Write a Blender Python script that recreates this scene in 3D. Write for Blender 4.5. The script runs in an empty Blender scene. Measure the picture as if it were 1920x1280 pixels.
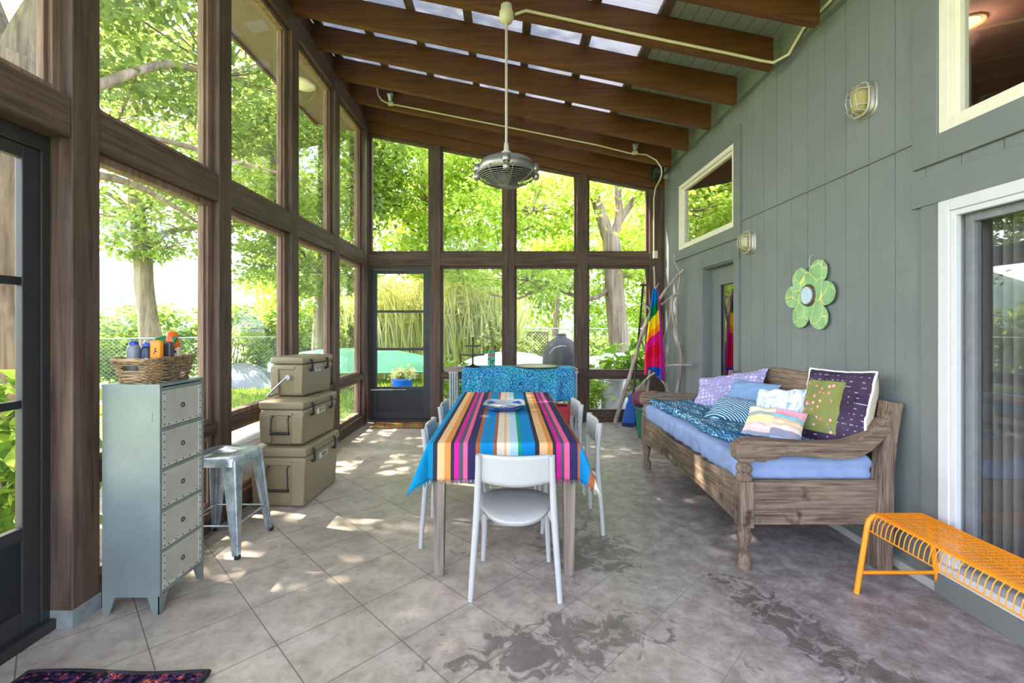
import bpy, math, random
import numpy as np
from mathutils import Vector, Matrix, Euler, noise
random.seed(7)
rng = np.random.default_rng(11)
SC = bpy.context.scene
COL = SC.collection
PI = math.pi
# ------------------------------------------------------------------ camera, sky, sun, exposure
FPX, CX, HY, EYE = 853.33, 950.0, 610.0, 1.43
cam = bpy.data.cameras.new('camera')
cam.sensor_width = 36.0
cam.lens = 16.0
cam.shift_x = (960 - CX) / 1920
cam.shift_y = -(640 - HY) / 1920
cam.clip_start, cam.clip_end = 0.05, 2000
cam_ob = bpy.data.objects.new('camera', cam)
COL.objects.link(cam_ob)
cam_ob.location = (0, 0, EYE)
cam_ob.rotation_euler = (PI / 2, 0, 0)
SC.camera = cam_ob

SUN_DIR = Vector((0.72, -0.20, -0.67)).normalized()      # the way the light travels
W = bpy.data.worlds.new('sky')
SC.world = W
W.use_nodes = True
wt = W.node_tree
wt.nodes.clear()
sky = wt.nodes.new('ShaderNodeTexSky')
sky.sky_type = 'NISHITA'
sky.sun_disc = False
sky.sun_elevation = math.asin(-SUN_DIR.z)
sky.sun_rotation = math.atan2(-SUN_DIR.x, -SUN_DIR.y)
sky.air_density, sky.dust_density, sky.ozone_density = 1.0, 3.0, 1.0
mixw = wt.nodes.new('ShaderNodeMix'); mixw.data_type = 'RGBA'
mixw.inputs[0].default_value = 0.55
mixw.inputs[7].default_value = (0.54, 0.62, 0.80, 1)
skm = wt.nodes.new('ShaderNodeVectorMath'); skm.operation = 'SCALE'; skm.inputs['Scale'].default_value = 0.12
wt.links.new(sky.outputs[0], skm.inputs[0])
wt.links.new(skm.outputs[0], mixw.inputs[6])
bg = wt.nodes.new('ShaderNodeBackground')
bg.inputs[1].default_value = 4.6
wo = wt.nodes.new('ShaderNodeOutputWorld')
wt.links.new(mixw.outputs[2], bg.inputs[0])
wt.links.new(bg.outputs[0], wo.inputs[0])

sun = bpy.data.lights.new('sun', 'SUN')
sun.energy = 13.0
sun.angle = 0.009
sun.color = (1.0, 0.93, 0.80)
sun_ob = bpy.data.objects.new('sun', sun)
COL.objects.link(sun_ob)
sun_ob.rotation_euler = SUN_DIR.to_track_quat('-Z', 'Y').to_euler()

vs = SC.view_settings
vs.view_transform = 'Standard'
vs.look = 'None'
vs.gamma = 1.0
vs.use_curve_mapping = False
vs.exposure = 1.4
SC.cycles.max_bounces = 10
SC.cycles.diffuse_bounces = 5
SC.cycles.transparent_max_bounces = 24
SC.cycles.use_denoising = True
SC.cycles.sample_clamp_indirect = 6.0

# ------------------------------------------------------------------ helpers
def at(px, py, Y):
    """A point of the photograph (1920x1280) at the depth Y."""
    return Vector(((px - CX) / FPX * Y, Y, EYE - (py - HY) / FPX * Y))

class MB:
    """Collects shapes into one mesh."""
    def __init__(self):
        self.v, self.f, self.s, self.m, self.uv = [], [], [], [], {}
    def add(self, vs, fs, smooth=False, mi=0):
        b = len(self.v)
        self.v.extend(tuple(p) for p in vs)
        for f in fs:
            self.f.append(tuple(i + b for i in f)); self.s.append(smooth); self.m.append(mi)
        return b
    def box(self, a, b, mi=0):
        x0, y0, z0 = (min(a[i], b[i]) for i in range(3)); x1, y1, z1 = (max(a[i], b[i]) for i in range(3))
        self.add([(x0,y0,z0),(x1,y0,z0),(x1,y1,z0),(x0,y1,z0),(x0,y0,z1),(x1,y0,z1),(x1,y1,z1),(x0,y1,z1)],
                 [(0,3,2,1),(4,5,6,7),(0,1,5,4),(1,2,6,5),(2,3,7,6),(3,0,4,7)], False, mi)
        return self
    def bar(self, p, q, w, h, up=(0,0,1), mi=0, taper=1.0):
        """A straight bar of section w x h from p to q."""
        p, q = Vector(p), Vector(q); d = (q - p).normalized(); up = Vector(up)
        s = d.cross(up)
        if s.length < 1e-5: s = d.cross(Vector((1,0,0)))
        s.normalize(); u = s.cross(d)
        vs = []
        for c, k in ((p, 1.0), (q, taper)):
            for a, b in ((-1,-1),(1,-1),(1,1),(-1,1)):
                vs.append(c + s*(a*w*k/2) + u*(b*h*k/2))
        self.add(vs, [(0,3,2,1),(4,5,6,7),(0,1,5,4),(1,2,6,5),(2,3,7,6),(3,0,4,7)], False, mi)
        return self
    def tube(self, pts, r, n=8, mi=0, caps=True, closed=False, flat=1.0):
        pts = [Vector(p) for p in pts]
        m = len(pts)
        rs = list(r) if hasattr(r, '__len__') else [r]*m
        prev = None; rings = []
        for i in range(m):
            if closed: d = pts[(i+1) % m] - pts[i-1]
            else: d = pts[min(i+1, m-1)] - pts[max(i-1, 0)]
            if d.length < 1e-9: d = Vector((0,0,1))
            d.normalize()
            if prev is None:
                a = Vector((0,0,1)) if abs(d.z) < .9 else Vector((1,0,0))
                s = d.cross(a).normalized()
            else:
                s = prev - d*prev.dot(d)
                if s.length < 1e-6: s = d.orthogonal()
                s.normalize()
            prev = s; u = d.cross(s)
            rings.append([pts[i] + (s*math.cos(2*PI*k/n) + u*(math.sin(2*PI*k/n)*flat))*rs[i] for k in range(n)])
        vs = [p for ring in rings for p in ring]; fs = []
        for i in range(m if closed else m-1):
            j = (i+1) % m
            for k in range(n):
                fs.append((i*n+k, i*n+(k+1)%n, j*n+(k+1)%n, j*n+k))
        self.add(vs, fs, True, mi)
        if caps and not closed:
            self.add(rings[0], [tuple(range(n))[::-1]], False, mi); self.add(rings[-1], [tuple(range(n))], False, mi)
        return self
    def lathe(self, prof, c=(0,0,0), n=20, mi=0, mod=None, axis='z'):
        """prof: list of (radius, height)."""
        vs, fs = [], []
        for r, h in prof:
            for k in range(n):
                a = 2*PI*k/n; rr = r*(mod(a) if mod else 1)
                x, y = rr*math.cos(a), rr*math.sin(a)
                if axis == 'z': p = (c[0]+x, c[1]+y, c[2]+h)
                elif axis == 'x': p = (c[0]+h, c[1]+x, c[2]+y)
                else: p = (c[0]+y, c[1]+h, c[2]+x)
                vs.append(p)
        m = len(prof)
        for i in range(m-1):
            for k in range(n):
                fs.append((i*n+k, i*n+(k+1)%n, (i+1)*n+(k+1)%n, (i+1)*n+k))
        b = self.add(vs, fs, True, mi)
        self.f.append(tuple(b+k for k in range(n))[::-1]); self.s.append(False); self.m.append(mi)
        self.f.append(tuple(b+(m-1)*n+k for k in range(n))); self.s.append(False); self.m.append(mi)
        return self
    def prism(self, poly, a, b, axis='y', mi=0):
        """poly: 2D points in the plane across the axis, pushed from a to b. axis y: (x,z); x: (y,z); z: (x,y)."""
        def P(p, t):
            return (p[0], t, p[1]) if axis == 'y' else (t, p[0], p[1]) if axis == 'x' else (p[0], p[1], t)
        n = len(poly)
        vs = [P(p, a) for p in poly] + [P(p, b) for p in poly]
        fs = [tuple(range(n))[::-1], tuple(range(n, 2*n))] + [(i, (i+1)%n, n+(i+1)%n, n+i) for i in range(n)]
        self.add(vs, fs, False, mi)
        return self
    def grid(self, nu, nv, fn, mi=0, smooth=True, wrap=False):
        """fn(u, v) -> point, u and v in 0..1."""
        b = len(self.v)
        vs = [fn(i/nu, j/nv) for j in range(nv+1) for i in range(nu+1)]
        fs = [(j*(nu+1)+i, j*(nu+1)+i+1, (j+1)*(nu+1)+i+1, (j+1)*(nu+1)+i) for j in range(nv) for i in range(nu)]
        self.add(vs, fs, smooth, mi)
        for j in range(nv+1):
            for i in range(nu+1):
                self.uv[b + j*(nu+1)+i] = (i/nu, j/nv)
        return self
    def build(self, name, mat, parent=None, local=False, bevel=0, subsurf=0, solid=0, world=True):
        me = bpy.data.meshes.new(name)
        vs = self.v
        if parent is not None and not local:
            inv = BASE[parent.name].inverted()
            vs = [inv @ Vector(p) for p in vs]
        me.from_pydata([tuple(p) for p in vs], [], self.f)
        mats = mat if isinstance(mat, (list, tuple)) else [mat]
        for x in mats: me.materials.append(x)
        me.polygons.foreach_set('use_smooth', self.s)
        if len(mats) > 1: me.polygons.foreach_set('material_index', self.m)
        if self.uv:
            l = me.uv_layers.new(name='UVMap')
            for lp in me.loops:
                l.data[lp.index].uv = self.uv.get(lp.vertex_index, (0, 0))
        me.update()
        o = bpy.data.objects.new(name, me)
        COL.objects.link(o)
        BASE[o.name] = Matrix.Identity(4) if parent is None else BASE[parent.name]
        if parent is not None: o.parent = parent
        if bevel:
            md = o.modifiers.new('bevel', 'BEVEL'); md.width = bevel; md.segments = 2; md.limit_method = 'ANGLE'; md.angle_limit = math.radians(50)
        if solid:
            md = o.modifiers.new('solid', 'SOLIDIFY'); md.thickness = solid; md.offset = 0
        if subsurf:
            md = o.modifiers.new('sub', 'SUBSURF'); md.levels = subsurf; md.render_levels = subsurf
        return o
BASE = {}

def tag(o, label=None, cat=None, group=None, kind=None):
    if label: o['label'] = label
    if cat: o['category'] = cat
    if group: o['group'] = group
    if kind: o['kind'] = kind
    return o

def thing(name, label, cat, loc=(0,0,0), rz=0.0, group=None, mat=None):
    o = bpy.data.objects.new(name, None)
    COL.objects.link(o)
    o.empty_display_size = .1
    M = mat if mat is not None else Matrix.Translation(Vector(loc)) @ Matrix.Rotation(rz, 4, 'Z')
    o.matrix_world = M
    BASE[o.name] = M.copy()
    return tag(o, label, cat, group)

def struct(mb, name, mat, parent=None, label=None, **kw):
    o = mb.build(name, mat, parent, **kw)
    if parent is None: o['kind'] = 'structure'
    if label: o['label'] = label
    return o

def dup(root, M, label, group=None):
    """A copy of a thing with copies of its parts and sub-parts."""
    r = root.copy(); COL.objects.link(r); r.matrix_world = M; r['label'] = label
    BASE[r.name] = M.copy()
    if group: r['group'] = group
    for ch in list(root.children):
        c = ch.copy(); COL.objects.link(c); c.parent = r
        for g in list(ch.children):
            d = g.copy(); COL.objects.link(d); d.parent = c
    return r

def soft_box(size, r, n=10, wob=0.0, seed=0, scale=3.0):
    """A rounded, slightly uneven box centred on the origin: vertices and faces."""
    vs, fs, idx = [], [], {}
    hx = [s/2 for s in size]
    def key(p): return tuple(round(c, 5) for c in p)
    def V(p):
        k = key(p)
        if k not in idx:
            q = Vector(p)
            inner = Vector([max(-(hx[i]-r), min(hx[i]-r, q[i])) for i in range(3)])
            d = q - inner
            if d.length > 1e-6: q = inner + d.normalized()*r
            if wob:
                nv = noise.noise_vector(q*scale + Vector((seed*3.1, seed*1.7, seed)))
                q = q + nv*wob
            idx[k] = len(vs); vs.append(q)
        return idx[k]
    def lin(i):
        a = [-hx[i], -hx[i]+r*.3, -hx[i]+r*.7, -hx[i]+r]
        k = max(2, int(n*size[i]/max(size)))
        mid = [-hx[i]+r + (2*hx[i]-2*r)*t/k for t in range(1, k)]
        return a + mid + [-x for x in a[::-1]]
    L = [lin(i) for i in range(3)]
    for ax in range(3):
        a1, a2 = (ax+1) % 3, (ax+2) % 3
        for sgn in (-1, 1):
            for i in range(len(L[a1])-1):
                for j in range(len(L[a2])-1):
                    q = []
                    for u, w in ((i,j),(i+1,j),(i+1,j+1),(i,j+1)):
                        p = [0,0,0]; p[ax] = sgn*hx[ax]; p[a1] = L[a1][u]; p[a2] = L[a2][w]
                        q.append(V(p))
                    if len(set(q)) > 2: fs.append(tuple(q) if sgn > 0 else tuple(q[::-1]))
    return vs, fs

# ------------------------------------------------------------------ materials
def lin(c):
    return tuple(((x/255)/12.92 if x/255 <= .04045 else ((x/255+.055)/1.055)**2.4) for x in c) + (1,)

class NT:
    def __init__(self, name):
        self.m = bpy.data.materials.new(name); self.m.use_nodes = True
        self.t = self.m.node_tree; self.t.nodes.clear()
        self.out = self.n('ShaderNodeOutputMaterial')
    def n(self, typ, **kw):
        x = self.t.nodes.new(typ)
        for k, v in kw.items():
            if k in x.bl_rna.properties and k not in ('inputs',): setattr(x, k, v)
        return x
    def l(self, a, b): self.t.links.new(a, b)
    def val(self, x, sock):
        if hasattr(x, 'node'): self.l(x, sock)
        else: sock.default_value = x
    def coord(self, which='Object', scale=(1,1,1), rot=(0,0,0), loc=(0,0,0)):
        tc = self.n('ShaderNodeTexCoord'); mp = self.n('ShaderNodeMapping')
        mp.inputs['Scale'].default_value = scale; mp.inputs['Rotation'].default_value = rot; mp.inputs['Location'].default_value = loc
        self.l(tc.outputs[which], mp.inputs[0]); return mp.outputs[0]
    def noise(self, vec, scale=5, detail=4, rough=.6, dist=0):
        x = self.n('ShaderNodeTexNoise'); x.inputs['Scale'].default_value = scale; x.inputs['Detail'].default_value = detail
        x.inputs['Roughness'].default_value = rough; x.inputs['Distortion'].default_value = dist
        if vec is not None: self.l(vec, x.inputs['Vector'])
        return x.outputs['Fac']
    def ramp(self, fac, stops, interp='LINEAR'):
        x = self.n('ShaderNodeValToRGB'); cr = x.color_ramp; cr.interpolation = interp
        while len(cr.elements) > 1: cr.elements.remove(cr.elements[-1])
        cr.elements[0].position = stops[0][0]; cr.elements[0].color = stops[0][1]
        for p, c in stops[1:]:
            e = cr.elements.new(p); e.color = c
        self.l(fac, x.inputs[0]); return x.outputs[0]
    def math(self, op, a, b=0.0, c=0.0):
        x = self.n('ShaderNodeMath'); x.operation = op
        for i, v in enumerate((a, b, c)): self.val(v, x.inputs[i])
        return x.outputs[0]
    def mix(self, fac, a, b, blend='MIX'):
        x = self.n('ShaderNodeMix'); x.data_type = 'RGBA'; x.blend_type = blend
        self.val(fac, x.inputs[0]); self.val(a, x.inputs[6]); self.val(b, x.inputs[7]); return x.outputs[2]
    def sep(self, vec):
        x = self.n('ShaderNodeSeparateXYZ'); self.l(vec, x.inputs[0]); return x.outputs
    def bump(self, h, strength=.3, dist=.01):
        x = self.n('ShaderNodeBump'); x.inputs['Strength'].default_value = strength; x.inputs['Distance'].default_value = dist
        self.l(h, x.inputs['Height']); return x.outputs[0]
    def bsdf(self, color, rough=.6, metal=0.0, normal=None, spec=None):
        b = self.n('ShaderNodeBsdfPrincipled')
        self.val(color, b.inputs['Base Color']); self.val(rough, b.inputs['Roughness']); self.val(metal, b.inputs['Metallic'])
        if spec is not None: b.inputs['Specular IOR Level'].default_value = spec
        if normal is not None: self.l(normal, b.inputs['Normal'])
        self.l(b.outputs[0], self.out.inputs[0]); return b
    def surf(self, s): self.l(s, self.out.inputs[0])

def plain(name, rgb, rough=.55, metal=0.0, var=.12, scale=14, bump=0.0, spec=None):
    """A colour with a light, procedural unevenness."""
    k = NT(name); c = lin(rgb)
    f = k.noise(k.coord(), scale, 5, .6)
    lo = tuple(x*(1-var) for x in c[:3]) + (1,); hi = tuple(min(1, x*(1+var)) for x in c[:3]) + (1,)
    col = k.ramp(f, [(.3, lo), (.7, hi)])
    nrm = k.bump(f, bump, .004) if bump else None
    k.bsdf(col, rough, metal, nrm, spec); return k.m

def wood(name, dark, light, axis='z', rough=.7, grain=1.0, extra=None, bump=.25):
    k = NT(name)
    st = {'x': (1.5, 30, 30), 'y': (30, 1.5, 30), 'z': (30, 30, 1.5)}[axis]
    v = k.coord('Object', tuple(s*grain for s in st))
    f = k.noise(v, 1.0, 6, .65, .6)
    big = k.noise(k.coord('Object'), 2.2, 3, .6)
    fine = k.math('ADD', k.math('MULTIPLY', f, .75), k.math('MULTIPLY', big, .25))
    col = k.ramp(fine, [(.36, lin(dark)), (.62, lin(light))])
    if extra:
        kn = k.noise(k.coord('Object'), 9, 2, .5)
        col = k.mix(k.ramp(kn, [(.62, (0,0,0,1)), (.75, (1,1,1,1))]), col, lin(extra))
    k.bsdf(col, rough, 0, k.bump(f, bump, .004), .3); return k.m

def fabric(name, rgb, var=.1, rough=.9, weave=220, big=6):
    k = NT(name); c = lin(rgb)
    f = k.noise(k.coord(), weave, 2, .5); g = k.noise(k.coord(), big, 4, .6)
    lo = tuple(x*(1-var) for x in c[:3]) + (1,); hi = tuple(min(1, x*(1+var)) for x in c[:3]) + (1,)
    col = k.ramp(g, [(.3, lo), (.7, hi)])
    k.bsdf(col, rough, 0, k.bump(f, .25, .002), .2); return k.m

def glass(name, ior=1.5, dust=0.0, tint=(1,1,1)):
    k = NT(name)
    lw = k.n('ShaderNodeLayerWeight'); lw.inputs[0].default_value = .5
    fr = k.n('ShaderNodeMath'); fr.operation = 'MULTIPLY_ADD'; f0 = ((ior-1)/(ior+1))**2
    k.l(k.math('POWER', lw.outputs['Facing'], 5.0), fr.inputs[0]); fr.inputs[1].default_value = 1-f0; fr.inputs[2].default_value = f0
    tr = k.n('ShaderNodeBsdfTransparent'); tr.inputs[0].default_value = tint + (1,)
    gl = k.n('ShaderNodeBsdfGlossy'); gl.inputs['Roughness'].default_value = 0.0
    mx = k.n('ShaderNodeMixShader'); k.l(fr.outputs[0], mx.inputs[0]); k.l(tr.outputs[0], mx.inputs[1]); k.l(gl.outputs[0], mx.inputs[2])
    res = mx.outputs[0]
    if dust:
        tl = k.n('ShaderNodeBsdfTranslucent'); tl.inputs[0].default_value = (.8,.8,.76,1)
        f = k.noise(k.coord('Object'), 2.0, 4, .6)
        m2 = k.n('ShaderNodeMixShader'); k.l(k.math('MULTIPLY', k.ramp(f, [(.3,(.5,.5,.5,1)),(.7,(1.3,1.3,1.3,1))]), dust), m2.inputs[0])
        k.l(res, m2.inputs[1]); k.l(tl.outputs[0], m2.inputs[2]); res = m2.outputs[0]
    k.surf(res); return k.m

def leafmat(name, dark, mid, light, trans=.5):
    k = NT(name)
    g = k.n('ShaderNodeNewGeometry')
    col = k.ramp(g.outputs['Random Per Island'], [(0, lin(dark)), (.5, lin(mid)), (1, lin(light))])
    d = k.n('ShaderNodeBsdfDiffuse'); t = k.n('ShaderNodeBsdfTranslucent')
    k.l(col, d.inputs[0])
    tc = k.mix(.35, col, lin((206, 212, 96)))
    k.l(tc, t.inputs[0])
    mx = k.n('ShaderNodeMixShader'); mx.inputs[0].default_value = trans
    k.l(d.outputs[0], mx.inputs[1]); k.l(t.outputs[0], mx.inputs[2]); k.surf(mx.outputs[0]); return k.m

M = {}
for ax in 'xyz':
    M['frame_'+ax] = wood('stained_frame_wood_'+ax, (62, 46, 38), (104, 82, 68), ax, .65)
    M['rafter_'+ax] = wood('rafter_wood_'+ax, (76, 44, 20), (104, 63, 30), ax, .6)
    M['old_'+ax] = wood('weathered_teak_'+ax, (74, 58, 47), (150, 127, 108), ax, .8, 2.6, (68, 52, 42), .7)
    M['grey_'+ax] = wood('greyed_wood_'+ax, (104, 90, 80), (160, 142, 128), ax, .8)
M['glass'] = glass('window_glass', 1.35, .009); M['clear_glass'] = glass('clear_window_glass', 1.15, .001)
M['house_glass'] = glass('house_window_glass', 1.8); M['coated_glass'] = glass('coated_window_glass', 4.2)
M['black'] = plain('black_metal', (28, 28, 30), .45)
M['rubber'] = plain('black_rubber', (22, 22, 22), .6)
M['galv'] = plain('galvanised_steel', (170, 178, 182), .38, .75, .25, 9)
M['white_plastic'] = plain('white_plastic', (180, 177, 172), .4, 0, .03)
M['cream'] = plain('cream_vinyl', (226, 218, 196), .5, 0, .04)
M['tan_plastic'] = plain('tan_plastic', (134, 118, 90), .36, 0, .05)
M['conduit'] = plain('painted_conduit', (205, 196, 160), .5, 0, .06)
M['orange_metal'] = plain('orange_powder_coat', (245, 150, 28), .4, 0, .04)
M['trunk'] = wood('tree_bark', (92, 76, 64), (160, 140, 122), 'z', .95, .35, None, .9)
M['leaf'] = leafmat('green_leaves', (92, 122, 52), (140, 168, 78), (184, 202, 112), .6)
M['leaf_back'] = leafmat('bright_leaves', (122, 158, 44), (180, 206, 78), (222, 234, 126), .6)
M['leaf_shade'] = leafmat('deep_green_leaves', (74, 104, 48), (118, 148, 74), (162, 184, 102), .6)
M['reed'] = leafmat('reed_leaves', (186, 190, 110), (226, 222, 160), (246, 240, 206), .5)
M['shrub'] = leafmat('shrub_leaves', (58, 100, 30), (110, 156, 50), (178, 200, 90), .5)
# ================================================================== THE SETTING
XL, XR, D = -2.05, 2.34, 6.75
YB = -1.7                                                   # how far the porch is built behind the camera
def zr(x): return 4.45 - 0.2056*(x + 2.05)                  # underside of the rafters

# ---- floor: scored, stained concrete
def floor_mat():
    k = NT('scored_concrete')
    v = k.coord('Object')
    s = k.sep(v)
    def line(val, off, sp):
        a = k.math('DIVIDE', k.math('SUBTRACT', val, off), sp)
        fr = k.math('ABSOLUTE', k.math('SUBTRACT', k.math('FRACT', a), .5))
        return k.math('GREATER_THAN', fr, .5 - .0036/sp)
    l1 = line(k.math('ADD', s[0], s[1]), .43, .58); l2 = line(k.math('SUBTRACT', s[0], s[1]), -4.118, .526)
    ln = k.math('MAXIMUM', l1, l2)
    n1 = k.noise(v, 1.7, 8, .7, .3); n2 = k.noise(v, 9, 9, .78, .25); n3 = k.noise(k.coord('Object', (1,1,1), loc=(5,3,0)), 2.6, 9, .75, .6)
    base = k.ramp(n1, [(.28, lin((146, 132, 122))), (.5, lin((178, 163, 148))), (.72, lin((204, 188, 170)))])
    mauve = k.ramp(n2, [(.33, lin((118, 107, 110))), (.52, lin((150, 139, 140))), (.68, lin((184, 173, 173)))])
    rx = k.n('ShaderNodeMapRange'); rx.inputs[1].default_value = -.6; rx.inputs[2].default_value = 1.9; k.l(s[0], rx.inputs[0])
    col = k.mix(k.math('MULTIPLY', rx.outputs[0], .85), base, mauve)  # bluish tint of the shade put into the floor colour towards the right
    mott = k.ramp(n2, [(.36, (.66,.63,.60,1)), (.56, (1,1,1,1))])
    col = k.mix(.8, col, mott, 'MULTIPLY')
    st = k.ramp(n3, [(.60, (0,0,0,1)), (.68, (1,1,1,1))])
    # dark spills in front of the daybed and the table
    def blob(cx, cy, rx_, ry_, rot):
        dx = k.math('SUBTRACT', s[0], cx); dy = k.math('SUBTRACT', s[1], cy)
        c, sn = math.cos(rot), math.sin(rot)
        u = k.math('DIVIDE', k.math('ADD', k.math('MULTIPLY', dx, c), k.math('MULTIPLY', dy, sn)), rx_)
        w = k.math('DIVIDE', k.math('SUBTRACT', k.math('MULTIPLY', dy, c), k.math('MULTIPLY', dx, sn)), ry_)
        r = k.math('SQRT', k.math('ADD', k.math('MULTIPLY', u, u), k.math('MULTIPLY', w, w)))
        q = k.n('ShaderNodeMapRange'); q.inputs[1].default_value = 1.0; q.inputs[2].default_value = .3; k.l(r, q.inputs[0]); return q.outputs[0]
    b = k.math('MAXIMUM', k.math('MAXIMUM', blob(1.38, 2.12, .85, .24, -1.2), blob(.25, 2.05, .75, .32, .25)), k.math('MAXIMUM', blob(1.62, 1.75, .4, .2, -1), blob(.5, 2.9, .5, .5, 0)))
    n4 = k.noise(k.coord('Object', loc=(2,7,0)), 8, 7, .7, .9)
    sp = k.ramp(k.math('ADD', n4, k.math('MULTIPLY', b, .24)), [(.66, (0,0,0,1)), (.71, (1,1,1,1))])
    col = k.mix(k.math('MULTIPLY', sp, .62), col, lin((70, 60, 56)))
    col = k.mix(k.math('MULTIPLY', st, .35), col, lin((84, 74, 70)))
    gl = k.mix(rx.outputs[0], lin((76, 66, 58)), lin((150, 140, 138)))
    col = k.mix(k.math('MULTIPLY', ln, .75), col, gl)
    h = k.math('SUBTRACT', k.math('MULTIPLY', n2, .4), k.math('MULTIPLY', ln, 1.0))
    k.bsdf(col, k.ramp(n1, [(.3, (.36,)*3+(1,)), (.7, (.52,)*3+(1,))]), 0, k.bump(h, .25, .004), .45); return k.m
fl = MB().box((-2.3, YB, -.14), (XR+.1, D+.16, 0))
struct(fl, 'floor', floor_mat())

# ---- posts, beams and windows of the glazed walls
PY = [2.15 + 1.1*k for k in range(-4, 5)]                   # near faces of the posts of wall_left
PW = .146
for k, y in enumerate(PY):
    if y < YB: continue
    m = MB().box((XL, y, 0), (XL-.14, y+PW, 4.26)); m_ = struct(m, 'wall_post', M['frame_z'], bevel=.006)
    if 0 <= k-4 <= 4: m_['label'] = 'brown timber post of the glazed wall'
fb = MB().box((XL+.003, 2.147, 0), (XL-.143, 2.15+PW+.003, .085))
struct(fb, 'trim_1', plain('flashing_metal', (150, 156, 152), .5, .4, .2))
struct(MB().box((XL, YB, 4.26), (XL-.14, D+.14, 4.45)), 'top_beam', M['frame_y'], bevel=.006)
for y0, y1 in zip(PY[:-1], PY[1:]):
    if y1 < YB: continue
    struct(MB().box((XL-.006, max(y0+PW, YB), 2.316), (XL-.13, y1, 2.506)), 'wall_rail', M['frame_y'], bevel=.005)
nwin = [0]
def window_x(y0, y1, z0, z1, x=XL-.075, fw=.042, name=True):
    """A fixed light in wall_left: stop frame and its pane."""
    nwin[0] += 1
    m = MB(); d0, d1 = x+.02, x-.055
    m.box((d0, y0, z0), (d1, y0+fw, z1)); m.box((d0, y1-fw, z0), (d1, y1, z1))
    m.box((d0, y0+fw, z0), (d1, y1-fw, z0+fw)); m.box((d0, y0+fw, z1-fw), (d1, y1-fw, z1))
    m.box((d0-.02, y0+fw, z0+fw), (d0-.05, y0+fw+.02, z1-fw)); m.box((d0-.02, y1-fw-.02, z0+fw), (d0-.05, y1-fw, z1-fw))
    f = struct(m, 'window_%d' % nwin[0], WIN['x'], bevel=.003)
    g = MB().box((x-.03, y0+fw*.6, z0+fw*.6), (x-.034, y1-fw*.6, z1-fw*.6)).build('glass_pane', M['glass'], f)
WIN = {'x': wood('window_stop_wood', (96, 72, 58), (150, 122, 102), 'z', .7)}
for k, (y0, y1) in enumerate(zip(PY[:-1], PY[1:])):
    if y1 < YB: continue
    ya, yb = max(y0+PW, YB), y1
    door = (k == 3)
    window_x(ya, yb, 2.506, 4.26)
    if not door:
        window_x(ya, yb, .73, 2.316)
        window_x(ya, yb, .14, .66)
        struct(MB().box((XL-.012, ya, .66), (XL-.10, yb, .73)), 'wall_rail', M['frame_y'], bevel=.004)
        struct(MB().box((XL-.004, ya, 0), (XL-.13, yb, .14)), 'wall_sill', M['frame_y'], bevel=.004)

# ---- screen door in wall_left, cut by the frame's edge
def screen_door(name, label, P, w, h, knob):
    """P(u, d, z) places a point: u across the door, d through it."""
    def B(m, u0, u1, d0, d1, z0, z1): return m.box(P(u0, d0, z0), P(u1, d1, z1))
    m = MB(); st = .075
    for u in (0, w-st): B(m, u, u+st, 0, .035, 0, h)
    for z0, z1 in ((0, .10), (.42, .475), (h-.06, h)): B(m, st, w-st, 0, .035, z0, z1)
    f = struct(m, name, M['door_dark'], bevel=.004)
    f['label'] = label
    pz = [.475, .475+(h-.535)/3, .475+(h-.535)*2/3, h-.06]
    for i in range(3):
        g = MB(); B(g, st, w-st, .016, .019, pz[i], pz[i+1]); g.build('glass_pane', M['clear_glass'], f)
        if i:
            b = MB(); B(b, st, w-st, .004, .03, pz[i]-.018, pz[i]+.018); b.build('rail', M['black'], f)
    kp = MB(); B(kp, st, w-st, .01, .024, .10, .42); kp.build('kick_panel', M['black'], f)
    hd = MB(); B(hd, knob-.012, knob+.012, -.012, 0, 1.0, 1.12); B(hd, knob-.05, knob+.012, -.03, -.014, 1.06, 1.08); hd.build('handle', M['black'], f)
    return f
M['door_dark'] = plain('dark_bronze_paint', (46, 44, 42), .5, 0, .1)
df = MB()
ya, yb = PY[3]+PW, PY[4]
df.box((XL-.105, yb-.04, .05), (XL-.18, yb, 2.24)); df.box((XL-.105, ya, .05), (XL-.18, ya+.06, 2.24)); df.box((XL-.105, ya, 2.24), (XL-.18, yb, 2.316)); df.box((XL-.075, ya, 0), (XL-.18, yb, .05))
struct(df, 'door_1', M['door_dark'], bevel=.003)['label'] = 'dark metal frame of the screen door at the left'
d2 = screen_door('door_2', 'black screen door in the left wall', lambda u, d, z: (XL-.115-d, ya+.06+u, z+.05), yb-.04-ya-.06, 2.19, .04)

# ---- wall_back: posts, sloped beam, rails and windows
PX = [(-2.19, -2.05), (-1.135, -.985), (-.035, .115), (1.045, 1.20), (2.12, 2.345)]
def zlow(x): return 4.30 - .196*(x + 2.06)
for i, (a, b) in enumerate(PX):
    m = MB(); zt = min(zlow(a), zlow(b)) + .02
    m.box((a, D, 0), (b, D+.14, zt)); struct(m, 'wall_post', M['frame_z'], bevel=.006)
m = MB().prism([(-2.19, zlow(-2.19)), (2.34, zlow(2.34)), (2.34, zr(2.34)+.06), (-2.19, zr(-2.19)+.06)], D-.01, D+.15, 'y')
struct(m, 'top_beam', M['rafter_x'], bevel=.006)
for i in range(4):
    a, b = PX[i][1], PX[i+1][0]
    struct(MB().box((a, D+.004, 2.316), (b, D+.11, 2.506)), 'wall_rail', M['frame_x'], bevel=.005)
    if i:
        struct(MB().box((a, D+.02, .665), (b, D+.11, .735)), 'wall_rail', M['frame_x'], bevel=.004)
        struct(MB().box((a, D+.01, 0), (b, D+.13, .14)), 'wall_sill', M['frame_x'], bevel=.004)
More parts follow.
